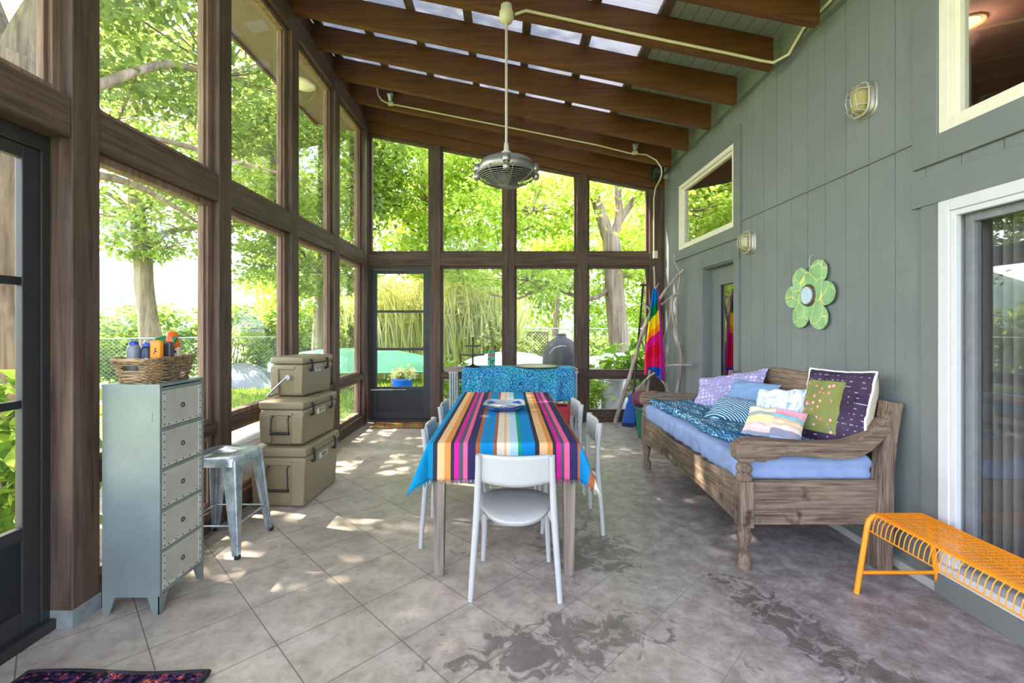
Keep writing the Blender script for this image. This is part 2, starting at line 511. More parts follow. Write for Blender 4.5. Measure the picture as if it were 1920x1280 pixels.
def window_y(a, b, z0, za, zb, fw=.036):
    """A fixed light in wall_back; its head runs from za to zb."""
    nwin[0] += 1
    y0, y1 = D+.045, D+.12
    m = MB()
    m.box((a, y0, z0), (b, y1, z0+fw))
    def zt(x): return za + (zb-za)*(x-a)/(b-a)
    for u0, u1 in ((a, a+fw), (b-fw, b)):
        m.prism([(u0, z0+fw), (u1, z0+fw), (u1, zt(u1)-fw), (u0, zt(u0)-fw)], y0, y1)
    m.prism([(a, za-fw), (b, zb-fw), (b, zb), (a, za)], y0, y1)
    f = struct(m, 'window_%d' % nwin[0], M['frame_z'], bevel=.003)
    MB().prism([(a+.01, z0+.01), (b-.01, z0+.01), (b-.01, zt(b-.01)-.01), (a+.01, zt(a+.01)-.01)], D+.075, D+.079).build('glass_pane', M['clear_glass'], f)
for i in range(4):
    a, b = PX[i][1], PX[i+1][0]
    window_y(a, b, 2.506, zlow(a), zlow(b))
    if i:
        window_y(a, b, .735, 2.316, 2.316); window_y(a, b, .14, .665, .665)
a, b = PX[0][1], PX[1][0]
m = MB()
m.box((a, D+.02, .04), (a+.04, D+.12, 2.27)); m.box((b-.03, D+.02, .04), (b, D+.12, 2.27)); m.box((a, D+.02, 2.27), (b, D+.12, 2.316)); m.box((a, D-.02, 0), (b, D+.12, .04))
struct(m, 'door_3', M['door_dark'], bevel=.003)['label'] = 'dark frame of the screen door in the far corner'
d4 = screen_door('door_4', 'dark screen door of three panes in the far corner', lambda u, d, z: (a+.04+u, D+.035+d, z+.04), b-.03-a-.04, 2.22, b-a-.11)
cl = MB().tube([(a+.04, D-.005, .475), (a+.36, D+.01, .475)], .012, 8); cl.tube([(a+.36, D+.012, .475), (a+.55, D+.025, .475)], .006, 8)
cl.build('door_closer', M['galv'], d4)

# ---- roof: rafters, purlins, translucent panels, green planks by the house
RY = [3.222, 3.786, 4.384, 4.94, 5.545, 6.13, 6.69]
RY = [RY[0]-.58*k for k in range(8, 0, -1)] + RY
for y in RY:
    if y < YB: continue
    x0, x1 = -3.0, 2.22
    m = MB().prism([(x0, zr(x0)), (x1, zr(x1)), (x1, zr(x1)+.25), (x0, zr(x0)+.25)], y, y+.068, 'y')
    struct(m, 'rafter', M['rafter_x'], bevel=.003)
PUR = [-2.65, -2.09, -1.53, -.97, -.41, .15, .71, 1.27]
for x in PUR:
    m = MB().prism([(x, zr(x)+.25), (x+.08, zr(x+.08)+.25), (x+.08, zr(x+.08)+.29), (x, zr(x)+.29)], YB, D+.15, 'y')
    struct(m, 'purlin', M['frame_y'])
def panel_mat():
    k = NT('translucent_roof_panel')
    d = k.n('ShaderNodeBsdfDiffuse'); d.inputs[0].default_value = (.62,.62,.66,1)
    t = k.n('ShaderNodeBsdfTranslucent'); t.inputs[0].default_value = (.10,.10,.115,1)
    mx = k.n('ShaderNodeMixShader'); mx.inputs[0].default_value = .6
    k.l(d.outputs[0], mx.inputs[1]); k.l(t.outputs[0], mx.inputs[2]); k.surf(mx.outputs[0]); return k.m
m = MB(); n = 170
def rp(u, v):
    x = -3.05 + 4.4*u; y = YB + (D+.3-YB)*v
    return (x, y, zr(x)+.305+.012*math.sin(y*2*PI/.08))
m.grid(1, 500, rp, smooth=False)
struct(m, 'ceiling', panel_mat())
def plank_mat():
    k = NT('green_ceiling_planks'); s = k.sep(k.coord('Object'))
    fr = k.math('ABSOLUTE', k.math('SUBTRACT', k.math('FRACT', k.math('DIVIDE', s[0], .11)), .5))
    ln = k.math('GREATER_THAN', fr, .47)
    col = k.mix(ln, lin((128, 132, 116)), lin((82, 84, 74)))
    k.bsdf(col, .6, 0, k.bump(k.math('SUBTRACT', 1.0, ln), .4, .006)); return k.m
m = MB().prism([(1.31, zr(1.31)+.255), (2.6, zr(2.6)+.255), (2.6, zr(2.6)+.28), (1.31, zr(1.31)+.28)], YB, D+.15, 'y')
struct(m, 'ceiling_planks', plank_mat())
m = MB().prism([(1.28, zr(1.28)+.32), (2.9, zr(2.9)+.32), (2.9, zr(2.9)+.34), (1.28, zr(1.28)+.34)], YB, D+.3, 'y'); m.box((1.28, YB, zr(1.28)+.29), (1.31, D+.15, zr(1.28)+.33))
struct(m, 'roof', M['rafter_y'])
# soffit and fascia of the overhang beyond wall_left, blocking over the beam
M['soffit'] = plain('soffit_plywood', (104, 86, 78), .8, 0, .1)
for y0, y1 in zip(RY[:-1], RY[1:]):
    if y1 < YB: continue
m = MB().prism([(-3.0, zr(-3.0)-.001), (-2.19, zr(-2.19)-.001), (-2.19, zr(-2.19)-.014), (-3.0, zr(-3.0)-.014)], YB, D+.5, 'y')
struct(m, 'ceiling_soffit', M['soffit'])
struct(MB().box((-3.03, YB, zr(-3.0)-.05), (-3.0, D+.5, zr(-3.0)+.28)), 'trim_2', M['rafter_y'])
m = MB()
for y0, y1 in zip(RY[:-1], RY[1:]):
    if y1 > YB: m.box((-2.10, max(y0+.05, YB), 4.45), (-2.14, y1, 4.70))
struct(m, 'trim_3', M['rafter_y'])

# ---- wall_right: grooved green siding round its openings
def siding_mat():
    k = NT('green_siding_paint'); v = k.coord('Object', (6, 6, .5)); f = k.noise(v, 5, 6, .7, .8); g = k.noise(k.coord(), 1.6, 4, .6)
    s = k.math('ADD', k.math('MULTIPLY', f, .45), k.math('MULTIPLY', g, .55))
    col = k.ramp(s, [(.3, lin((108, 112, 110))), (.7, lin((126, 130, 127)))])
    k.bsdf(col, k.ramp(f, [(.3, (.42,)*3+(1,)), (.7, (.62,)*3+(1,))]), 0, k.bump(f, .35, .006), .35); return k.m
SID = siding_mat()
TRIMG = plain('green_trim_paint', (112, 116, 113), .5, 0, .06, 6)
HOLES = [(4.656, 6.16, 2.44, 3.305), (4.656, 5.40, -1, 2.11), (.75, 2.454, 2.46, 3.70), (.40, 2.44, .12, 2.09)]
GR = [4.34 + .2*k for k in range(-31, 13)]
ys = sorted({YB, D+.14, *[h[0] for h in HOLES], *[h[1] for h in HOLES], *[g-.002 for g in GR if YB < g < D], *[g+.002 for g in GR if YB < g < D]})
zs = sorted({.02, 4.0, 2.44, 3.305, 2.11, 2.46, 3.70, .12, 2.09})
m = MB()
for ya_, yb_ in zip(ys[:-1], ys[1:]):
    gv = any(abs((ya_+yb_)/2 - g) < .002 for g in GR) and yb_-ya_ < .0045
    cells = []
    for za, zb in zip(zs[:-1], zs[1:]):
        yc, zc = (ya_+yb_)/2, (za+zb)/2
        if any(h[0] < yc < h[1] and h[2] < zc < h[3] for h in HOLES): continue
        if cells and abs(cells[-1][1]-za) < 1e-6: cells[-1][1] = zb
        else: cells.append([za, zb])
    for za, zb in cells:
        m.box((XR + (.0035 if gv else 0), ya_, za), (XR+.12, yb_, zb))
struct(m, 'wall_right', SID)
struct(MB().box((XR-.012, 2.58, 2.466), (XR+.01, 4.53, 2.482)), 'trim_4', TRIMG)
# frieze under the rafters, with its dark joint
m = MB().box((XR-.05, YB, 3.66), (XR+.02, D, 3.98)); struct(m, 'trim_5', plain('green_frieze_paint', (116, 124, 106), .55, 0, .08))
m = MB()
def ring(m, y0, y1, z0, z1, w, xa, xb, left=True, right=True, top=True, bot=True):
    if left: m.box((xa, y1, z0-(w if bot else 0)), (xb, y1+w, z1+(w if top else 0)))
    if right: m.box((xa, y0-w, z0-(w if bot else 0)), (xb, y0, z1+(w if top else 0)))
    if top: m.box((xa, y0, z1), (xb, y1, z1+w))
    if bot: m.box((xa, y0, z0-w), (xb, y1, z0))
ring(m, 4.656, 6.16, 2.44, 3.305, .13, XR-.022, XR+.01); struct(m, 'trim_6', TRIMG, bevel=.003)
m = MB(); ring(m, .75, 2.454, 2.46, 3.62, .15, XR-.022, XR+.01, top=False); struct(m, 'trim_7', TRIMG, bevel=.003)
m = MB(); ring(m, 4.656, 5.40, 0.0, 2.11, .10, XR-.022, XR+.01, bot=False); struct(m, 'trim_8', TRIMG, bevel=.003)
m = MB(); m.box((XR-.022, 2.44, 0), (XR+.01, 2.55, 2.09)); m.box((XR-.028, .3, 2.09), (XR+.01, 2.60, 2.25)); struct(m, 'trim_9', TRIMG, bevel=.003)
m = MB(); m.box((XR-.05, YB, 0), (XR+.06, 2.44, .115)); struct(m, 'baseboard_right', TRIMG, bevel=.004)
m = MB(); m.box((XR-.035, 2.44, 0), (XR+.12, D, .05)); struct(m, 'trim_10', plain('pale_concrete_lip', (176, 172, 164), .8, 0, .15, 10))

# house windows and doors
def house_window(num, y0, y1, z0, z1, fw, label):
    m = MB(); ring(m, y0+fw, y1-fw, z0+fw, z1-fw, fw, XR-.012, XR+.075)
    f = struct(m, 'window_%d' % num, M['cream'], bevel=.004, label=label)
    s = MB(); ring(s, y0+fw+.028, y1-fw-.028, z0+fw+.028, z1-fw-.028, .028, XR+.02, XR+.07); s.build('sash', M['cream'], f, bevel=.003)
    MB().box((XR+.045, y0+fw, z0+fw), (XR+.05, y1-fw, z1-fw)).build('glass_pane', M['coated_glass' if y0 > 3 else 'house_glass'], f)
house_window(nwin[0]+1, 4.656, 6.16, 2.44, 3.305, .05, 'cream framed window high above the recessed green door')
house_window(nwin[0]+2, .75, 2.454, 2.46, 3.70, .055, 'cream framed upper window over the sliding door')
# recessed door with a tall pane
m = MB(); X0 = XR+.12
m.box((XR, 5.385, 0), (X0, 5.40, 2.11)); m.box((XR, 4.656, 0), (X0, 4.671, 2.11)); m.box((XR, 4.67, 2.095), (X0, 5.39, 2.11)); m.box((XR, 4.67, 0), (X0+.03, 5.39, .03))
struct(m, 'door_5', TRIMG)
m = MB()
m.box((X0-.03, 5.20, .03), (X0+.015, 5.385, 2.095)); m.box((X0-.03, 4.671, .03), (X0+.015, 4.80, 2.095)); m.box((X0-.03, 4.80, 1.92), (X0+.015, 5.20, 2.095)); m.box((X0-.03, 4.80, .03), (X0+.015, 5.20, .30))
f = struct(m, 'door_6', TRIMG, bevel=.004, label='recessed green door with one tall pane')
s = MB(); ring(s, 4.83, 5.17, .33, 1.89, .03, X0-.04, X0-.02); s.build('pane_bead', TRIMG, f, bevel=.003)
MB().box((X0-.012, 4.80, .30), (X0-.006, 5.20, 1.92)).build('glass_pane', M['coated_glass'], f)
# sliding door
M['alu'] = plain('pale_vinyl', (206, 204, 204), .4, 0, .03)
m = MB(); ring(m, .40+.06, 2.44-.06, .12+.05, 2.09-.06, .06, XR-.03, XR+.10, bot=False); m.box((XR-.045, .40, .115), (XR+.10, 2.44, .17))
m.box((XR-.02, 2.352, .17), (XR+.01, 2.38, 2.03)); m.box((XR-.02, .46, 2.0), (XR+.01, 2.36, 2.03))
f = struct(m, 'door_7', M['alu'], bevel=.004, label='pale sliding glass door behind the orange bench')
s = MB(); ring(s, .52, 2.31, .24, 1.96, .045, XR+.03, XR+.07); s.build('sash', plain('grey_sash', (120, 122, 124), .5), f, bevel=.003)
MB().box((XR+.048, .50, .22), (XR+.053, 2.33, 1.98)).build('glass_pane', M['house_glass'], f)
def curtain_mat():
    k = NT('sheer_curtain'); k.bsdf(lin((110, 108, 104)), .9); return k.m
c = MB().grid(60, 1, lambda u, v: (XR+.18+.025*math.sin(u*2*PI*5), 2.42-.24*u, .14+1.9*v)); c.build('curtain', curtain_mat(), f)
# inside the house
m = MB()
m.box((XR+.12, YB, -.1), (6, D, .0)); m.box((6, YB, 0), (6.05, D, 3.6)); m.box((XR+.12, D-.05, 0), (6, D, 3.6)); m.box((XR+.12, YB, 0), (6, YB+.05, 3.6))
struct(m, 'wall_interior', plain('dim_interior_paint', (92, 84, 80), .9))
m = MB().box((XR+.12, YB, 3.42), (6.05, D, 3.5)); struct(m, 'ceiling_interior', plain('maroon_ceiling', (176, 132, 126), .8))
dl = thing('downlight', 'lit recessed downlight in the dark ceiling behind the upper window', 'light', (3.02, 2.99, 3.41))
MB().lathe([(.075, 0), (.095, -.012), (.10, 0)], (3.02, 2.99, 3.418), 28).build('trim_ring', plain('warm_trim', (230, 190, 140), .5), dl)
k = NT('warm_lamp'); e = k.n('ShaderNodeEmission'); e.inputs[0].default_value = (1, .66, .28, 1); e.inputs[1].default_value = 1.3; k.surf(e.outputs[0])
MB().lathe([(.072, 0), (.05, -.012), (.0, -.016)], (3.02, 2.99, 3.416), 24).build('bulb', k.m, dl)
pl = bpy.data.lights.new('downlight_glow', 'POINT'); pl.energy = 1.2; pl.color = (1, .75, .5); pl.shadow_soft_size = .05
po = bpy.data.objects.new('downlight_glow', pl); COL.objects.link(po); po.location = (3.02, 2.99, 3.30)
# soffit lamp outside
sl = thing('soffit_light', 'round pale lamp under the roof overhang outside the tall window', 'light', (-2.6, 5.85, zr(-2.6)-.02))
MB().lathe([(.13, 0), (.145, -.03), (.12, -.05), (0, -.06)], (-2.6, 5.85, zr(-2.6)-.02), 28).build('diffuser', M['cream'], sl)
MB().lathe([(.15, .006), (.155, -.012), (.13, -.02)], (-2.6, 5.85, zr(-2.6)-.02), 28).build('rim', M['white_plastic'], sl)
# ================================================================== FURNITURE AND SMALL THINGS
def frame(o, x, y):
    """Matrix with origin o, x and y axes as given (made orthogonal), z across."""
    x = Vector(x).normalized(); y = Vector(y); y = (y - x*y.dot(x)).normalized(); z = x.cross(y)
    return Matrix(((x.x, y.x, z.x, o[0]), (x.y, y.y, z.y, o[1]), (x.z, y.z, z.z, o[2]), (0,0,0,1)))
def rz4(x, y, z, a): return Matrix.Translation((x, y, z)) @ Matrix.Rotation(a, 4, 'Z')

# ---- dining table
M['leg_wood'] = M['grey_z']
tb = thing('dining_table', 'greyed wood dining table under the striped cloth', 'table', (-.015, 3.545, 0))
MB().box((-.435, 2.575, .725), (.405, 4.515, .762)).build('tabletop', M['grey_y'], tb, bevel=.004)
ap = MB(); ap.box((-.40, 2.61, .64), (.37, 2.635, .725)); ap.box((-.40, 4.455, .64), (.37, 4.48, .725)); ap.box((-.40, 2.61, .64), (-.375, 4.48, .725)); ap.box((.345, 2.61, .64), (.37, 4.48, .725))
ap.build('apron', M['grey_x'], tb)
for x in (-.425, .395):
    for y in (2.585, 4.505):
        sx = 1 if x < 0 else -1; sy = 1 if y < 3.5 else -1
        m = MB(); w1, w0 = .075, .052
        m.add([(x, y, .725), (x+sx*w1, y, .725), (x+sx*w1, y+sy*w1, .725), (x, y+sy*w1, .725), (x+sx*.012, y+sy*.012, 0), (x+sx*(w0+.012), y+sy*.012, 0), (x+sx*(w0+.012), y+sy*(w0+.012), 0), (x+sx*.012, y+sy*(w0+.012), 0)],
              [(0,1,2,3),(7,6,5,4),(0,4,5,1),(1,5,6,2),(2,6,7,3),(3,7,4,0)])
        m.build('leg', M['leg_wood'], tb, bevel=.003)
# ---- striped tablecloth
TEAL, DK, TAN, ORG, MAG, GRY, PNK, NAV, BRN, BLU, CRM, LBL, GRN = (14,128,170),(52,48,60),(226,180,128),(214,138,70),(206,34,140),(84,82,96),(226,96,140),(52,46,84),(160,92,56),(18,128,186),(222,206,186),(176,204,214),(30,150,110)
STR = [(-.60,GRN),(-.19,TEAL),(-.02,TEAL),(.03,DK),(.058,TAN),(.105,ORG),(.146,DK),(.168,MAG),(.199,GRY),(.226,PNK),(.256,NAV),(.312,BRN),(.338,BLU),(.37,TEAL),(.396,BLU),(.424,BRN),(.452,CRM),(.50,TAN),(.512,CRM),(.537,LBL),(.592,GRN),(.614,BLU),(.703,DK),(.730,TAN),(.782,ORG),(.818,DK),(.842,MAG),(.872,GRY),(.897,PNK),(.930,NAV),(.982,BRN),(1.008,BLU),(1.12,BRN),(1.17,CRM)]
STR = STR[2:]      # the ramp carries at most 32 stops
def stripe_mat():
    k = NT('striped_cotton'); uv = k.n('ShaderNodeUVMap'); s = k.sep(uv.outputs[0])
    col = k.ramp(s[0], [(0, lin(TEAL))] + [((p+.25)/1.5, lin(c)) for p, c in STR[1:]], 'CONSTANT')
    v = k.coord('Object'); w = k.noise(k.coord('Object', (90, 900, 400)), 1, 2, .5); w2 = k.noise(k.coord('Object', (700, 14, 14)), 1, 2, .5)
    col = k.mix(.35, col, k.ramp(w2, [(.3, (.62,.62,.62,1)), (.7, (1.25,1.25,1.25,1))]), 'MULTIPLY')
    wr = k.noise(v, 9, 4, .6)
    b = k.bsdf(col, .9, 0, k.bump(k.math('ADD', k.math('MULTIPLY', wr, 1.0), k.math('MULTIPLY', w, .15)), .5, .012), .15)
    return k.m
STRM = stripe_mat()
tc = thing('tablecloth', 'multicoloured striped tablecloth with fringed ends on the dining table', 'tablecloth', (-.015, 3.545, .762))
hw, hl, ovx, ovy, zt = .425, .978, .205, .205, .768
def cloth_pt(sx, sy):
    bx = max(-hw, min(hw, sx)); by = max(-hl, min(hl, sy)); du, dv = abs(sx)-hw, abs(sy)-hl
    du, dv = max(0, du), max(0, dv); r = math.hypot(du, dv)
    x, y, z = bx, by, zt
    if r > 1e-6:
        ph = math.atan2(dv, du); fl_ = .42*math.sin(2*ph)**2 + .05 + .04*math.sin(sy*9+1)*(dv == 0) + .03*math.sin(sx*14)*(du == 0)
        rr = min(r, .012); ho = rr*.8 + max(0, r-.012)*fl_; z = zt - r*math.sqrt(max(.1, 1-fl_*fl_)) + rr*.3
        x += math.copysign(ho*math.cos(ph), sx); y += math.copysign(ho*math.sin(ph), sy)
    else:
        z += .0025*noise.noise(Vector((sx*7, sy*7, 0)))
    return (x-.015, y+3.545, z)
m = MB(); NU, NV = 96, 140
TU, TV = hw+ovx, hl+ovy
m.grid(NU, NV, lambda u, v: cloth_pt((u*2-1)*TU, (v*2-1)*TV))
for i in list(m.uv):
    u, v = m.uv[i]; sx = (u*2-1)*TU; m.uv[i] = (((sx+hw)/(2*hw)+.25)/1.5, v)
m.build('cloth', STRM, tc, solid=.002)
for e in (-1, 1):
    m = MB()
    for i in range(130):
        sx = (i/129*2-1)*TU*.995 + random.uniform(-.003, .003); p = Vector(cloth_pt(sx, e*TV)); L = random.uniform(.012, .03)
        b = len(m.v); q = p + Vector((random.uniform(-.008, .008), random.uniform(-.004, .004), -L))
        m.tube([p + Vector((0,0,.003)), (p+q)/2 + Vector((random.uniform(-.004,.004),0,0)), q], [.0022, .002, .0008], 4, caps=False)
        for j in range(b, len(m.v)): m.uv[j] = (((sx+hw)/(2*hw)+.25)/1.5, .5)
    m.build('fringe', STRM, tc)

# ---- white chairs
def make_chair(label):
    t = thing('dining_chair', label, 'chair', group='white plastic chairs round the dining table')
    WP = M['white_plastic']
    m = MB(); out = []
    for i in range(40):
        a = 2*PI*i/40; c, s = math.cos(a), math.sin(a)
        ex = 2/3.2 if s > 0 else 2/2.3
        out.append((.195*math.copysign(abs(c)**ex, c), .005+.205*math.copysign(abs(s)**ex, s)))
    vs, fs = [], []
    def zz(x, y, k): return .438 - .012*(1-(x/.2)**2)*(1-((y)/.22)**2) - (.035*max(0, (-y-.06)/.15)**2)
    rings = [(1.0, -.004), (1.0, .0), (.97, .003), (.7, .0), (.35, -.0), ]
    b = []
    for sc_, dz in rings:
        for x, y in out: vs.append((x*sc_, y*sc_, zz(x*sc_, y*sc_, 0)+dz))
    for r in range(len(rings)-1):
        for i in range(40): fs.append((r*40+i, r*40+(i+1)%40, (r+1)*40+(i+1)%40, (r+1)*40+i))
    vs.append((0, 0, zz(0,0,0))); c0 = len(vs)-1
    for i in range(40): fs.append((4*40+i, 4*40+(i+1)%40, c0))
    nb = len(vs)
    for x, y in out: vs.append((x*.98, y*.98, zz(x, y, 0)-.022))
    for i in range(40): fs.append((nb+(i+1)%40, nb+i, i, (i+1)%40)[::-1])
    fs.append(tuple(nb+i for i in range(40))[::-1])
    m.add(vs, fs, True); m.build('seat', WP, t, local=True)
    # backrest: a curved band between the rear legs
    m = MB()
    def bk(u, v):
        x = -.19+.38*u; d = 1-(x/.19)**2
        z0 = .612 - .022*d; z1 = .752 + .004*(1-d)
        z = z0+(z1-z0)*v
        return (x, -.166-.012*v-.028*d, z)
    m.grid(24, 8, bk); m.build('backrest', WP, t, local=True, solid=.016, bevel=.004)
    for s in (-1, 1):
        m = MB(); P = [(.232,-.208,0),(.226,-.203,.1),(.212,-.188,.3),(.203,-.176,.44),(.197,-.178,.58),(.193,-.188,.68),(.192,-.198,.755)]
        m.tube([(s*x, y, z) for x, y, z in P], [.0145,.0155,.0175,.019,.0175,.0165,.0155], 10); m.build('leg', WP, t, local=True)
        m = MB(); P = [(.200,.205,0),(.195,.198,.1),(.184,.178,.3),(.178,.165,.42)]
        m.tube([(s*x, y, z) for x, y, z in P], [.0135,.015,.0175,.019], 10); m.build('leg', WP, t, local=True)
        m = MB(); m.tube([(s*.205,-.18,.40),(s*.19,-.14,.418),(s*.178,0,.418),(s*.176,.165,.412)], [.015,.014,.013,.014], 8); m.build('seat_rail', WP, t, local=True)
    return t
ch0 = make_chair('white chair at the near end of the striped table, seen from behind')
ch0.matrix_world = rz4(.05, 2.565, 0, -.03); BASE[ch0.name] = ch0.matrix_world.copy()
dup(ch0, rz4(.45, 3.335, 0, PI/2), 'white chair on the right side of the striped table, nearer to the daybed arm')
dup(ch0, rz4(.44, 4.07, 0, PI/2+.04), 'white chair on the right side of the striped table, nearer to the teal cloth')
dup(ch0, rz4(-.345, 3.16, 0, -PI/2), 'white chair on the left side of the striped table, nearer to the camera')
dup(ch0, rz4(-.36, 3.97, 0, -PI/2), 'white chair on the left side of the striped table, nearer to the far door')

# ---- platter on the table
pt = thing('serving_platter', 'large shallow platter, pale inside and blue beneath, on the striped cloth', 'plate', (-.02, 3.60, .771), -.05)
def plat(k, top):
    m = MB(); N = 48
    prof = [(0,.012),(.6,.012),(.85,.02),(1.0,.042)] if top else [(1.0,.040),(.8,.012),(.6,0),(0,0)]
    vs, fs = [], []
    for r, z in prof:
        for i in range(N):
            a = 2*PI*i/N; c, s = math.cos(a), math.sin(a); e = 2/3.0
            vs.append((.165*r*math.copysign(abs(c)**e, c), .19*r*math.copysign(abs(s)**e, s), z + (.012*r*abs(c)**2*abs(s)**2*4 if r > .9 else 0)))
    for j in range(len(prof)-1):
        for i in range(N): fs.append((j*N+i, j*N+(i+1)%N, (j+1)*N+(i+1)%N, (j+1)*N+i))
    m.add(vs, fs, True); return m
plat(0, True).build('inside_glaze', plain('pale_glaze', (170, 174, 174), .25), pt, local=True)
plat(0, False).build('outside_glaze', plain('blue_glaze', (40, 70, 150), .3), pt, local=True)
m = MB(); m.tube([(.03+.05*math.cos(a)*1.2, .02+.045*math.sin(a), .0145) for a in [x*.3 for x in range(0, 22)]], .005, 5, flat=.3); m.tube([(.0,.0,.0145),(.06,.05,.0145),(.1,.02,.0145)], .005, 5, flat=.3)
m.build('brushed_motif', plain('blue_brush', (50, 74, 140), .3), pt, local=True)

# ---- drawer cabinet
CAB = plain('pale_green_steel', (126, 135, 131), .42, .3, .12, 5)
cb = thing('drawer_cabinet', 'narrow grey green metal cabinet with five drawers by the timber post', 'cabinet', (-1.858, 2.412, 0))
x0, x1, y0, y1, H = -2.0, -1.715, 2.25, 2.575, 1.127
m = MB()
def side(yy0, yy1):
    m.prism([(x0, 0), (x0+.035, 0), (x0+.062, .085), (x1-.062, .085), (x1-.035, 0), (x1, 0), (x1, H), (x0, H)], yy0, yy1, 'y')
side(y0, y0+.008); side(y1-.008, y1)
m.box((x0-.002, y0-.002, H-.001), (x1+.001, y1+.002, H+.012)); m.box((x0+.001, y0+.009, .085), (x0+.009, y1-.009, H-.002)); m.box((x0+.009, y0+.009, .088), (x1-.013, y1-.009, .10))
for y in (y0+.009, y1-.020): m.box((x1-.012, y, .086), (x1-.001, y+.011, H-.002))
zr_ = [.10 + (H-.016-.10)*k/5 for k in range(6)]
for z in zr_: m.box((x1-.012, y0+.0095, z-.006), (x1-.0015, y1-.0095, z+.008))
for (ya, yb) in ((y0, y0+.06), (y1-.06, y1)): m.prism([(ya, 0) if ya == y0 else (yb, 0), (ya+.02, 0) if ya == y0 else (yb-.02, 0), (yb, .09) if ya == y0 else (ya, .09), (ya, .09) if ya == y0 else (yb, .09)], x1-.009, x1-.002, 'x')
body = m.build('carcass', CAB, cb)
pl_ = MB().box((-1.83, y0-.002, .955), (-1.752, y0, .995)); pl_.build('label_plate', CAB, cb)
DRF = plain('grey_beige_drawer_face', (178, 172, 158), .5, .1, .12, 8)
DSTR = plain('drawer_strip', (190, 184, 170), .5, .15)
RUST = plain('rusty_metal', (66, 44, 34), .6, .4)
for k in range(5):
    za, zb = zr_[k]+.010, zr_[k+1]-.008
    dr = MB().box((x1-.02, y0+.016, za), (x1-.002, y1-.016, zb)).build('drawer', DRF, cb, bevel=.002)
    st_ = MB(); w = .024
    st_.box((x1-.002, y0+.018, za+.002), (x1+.0005, y0+.018+w, zb-.002)); st_.box((x1-.002, y1-.018-w, za+.002), (x1+.0005, y1-.018, zb-.002)); st_.box((x1-.002, y0+.018+w, za+.002), (x1+.0005, y1-.018-w, za+.002+w*.8))
    rv = st_
    for i in range(5):
        for yy in (y0+.03, y1-.03): rv.lathe([(.0042, 0), (.003, .0025), (0, .003)], (x1, yy, za+.015+(zb-za-.03)*i/4), 8, mi=1, axis='x')
        rv.lathe([(.0042, 0), (.003, .0025), (0, .003)], (x1, y0+.06+(y1-y0-.12)*i/4, za+.012), 8, mi=1, axis='x')
    rv.build('edge_strip', [DSTR, RUST], dr)
    MB().lathe([(.013, -.004), (.013, .001), (.009, .0015), (.008, -.004)], (x1, (y0+y1)/2, (za+zb)/2), 16, axis='x').build('finger_hole', RUST, dr)

# ---- wicker basket and its bottles
BW = wood('wicker', (84, 62, 42), (190, 160, 122), 'x', .8, 2.0)
bk_ = thing('wicker_basket', 'low wicker basket of bottles on top of the metal cabinet', 'basket', (-1.85, 2.40, H+.003))
bx, by, bw, bl, bh = -1.85, 2.40, .085, .14, .125
def bring(h, t, off=0):
    k = 1 + .26*h/bh; n = 56; pts = []
    for i in range(n):
        a = 2*PI*i/n; c, s = math.cos(a), math.sin(a); e = 2/5
        ww = .0055*math.sin(a*14+off)
        pts.append((bx+(bw*k+ww)*math.copysign(abs(c)**e, c), by+(bl*k+ww)*math.copysign(abs(s)**e, s), H+.008+h+t*math.sin(a*14+off*1.7)))
    return pts
m = MB()
for r in range(15):
    h = bh*r/15
    pts = bring(h, .0015, r*PI)
    if 9 <= r <= 11:       # the hand hole in the near end
        pts = [p for p in pts if not (p[1] < by-.12 and abs(p[0]-bx) < .034)]
        k0 = max(range(len(pts)), key=lambda i: (Vector(pts[i])-Vector(pts[i-1])).length); pts = pts[k0:]+pts[:k0]
        m.tube(pts, .0037, 5)
    else: m.tube(pts, .0038, 5, closed=True)
m.build('weave', BW, bk_)
m = MB(); m.tube(bring(bh, .003, 0), .007, 6, closed=True); m.tube(bring(bh+.004, .003, 2), .006, 6, closed=True); m.tube(bring(0, .002, 1), .006, 6, closed=True); m.build('rim', BW, bk_)
m = MB().box((bx-bw, by-bl, H+.006), (bx+bw, by+bl, H+.012)); m.build('bottom', BW, bk_)
def bottle(name, label, x, y, h, r, bodym, capm, capr=.6, caph=.03, tilt=(0,0), cat='bottle', sh=.75):
    o = thing(name, label, cat, mat=Matrix.Translation((x, y, H+.018)) @ Euler((tilt[0], tilt[1], 0)).to_matrix().to_4x4(), group='bottles in the wicker basket')
    MB().lathe([(r*.9,0),(r,.006),(r,h*sh),(r*.86,h*(sh+.1)),(r*capr,h*(sh+.2)),(r*capr,h-caph)], n=18).build('bottle_body', bodym, o, local=True)
    MB().lathe([(r*capr*1.12,h-caph),(r*capr*1.12,h-.006),(r*capr*.8,h),(0,h)], n=18).build('cap', capm, o, local=True)
    return o
P_ = lambda n, c: plain(n, c, .35, 0, .04)
bottle('spray_bottle', 'grey bottle with a blue cap at the near end of the wicker basket', -1.905, 2.325, .205, .03, P_('grey_bottle', (128,130,136)), P_('blue_cap', (24,66,170)))
bottle('spray_bottle', 'all grey bottle behind the blue capped ones in the wicker basket', -1.895, 2.41, .21, .03, P_('mid_grey_bottle', (126,126,124)), P_('light_grey_cap', (150,148,142)))
bottle('spray_bottle', 'dark bottle with a blue cap beside the orange tube', -1.845, 2.335, .195, .028, P_('dark_bottle', (40,44,70)), P_('blue_cap_b', (40,80,180)), .62, .04)
ot = thing('sunscreen_tube', 'orange upside down tube in the middle of the wicker basket', 'tube', (-1.795, 2.335, H+.018), group='bottles in the wicker basket')
m = MB(); m.add(*soft_box((.058, .034, .21), .014, 6), True); m.v = [(p[0], p[1], p[2]+.105) for p in m.v]; m.build('tube_body', P_('orange_tube', (240,140,20)), ot, local=True)
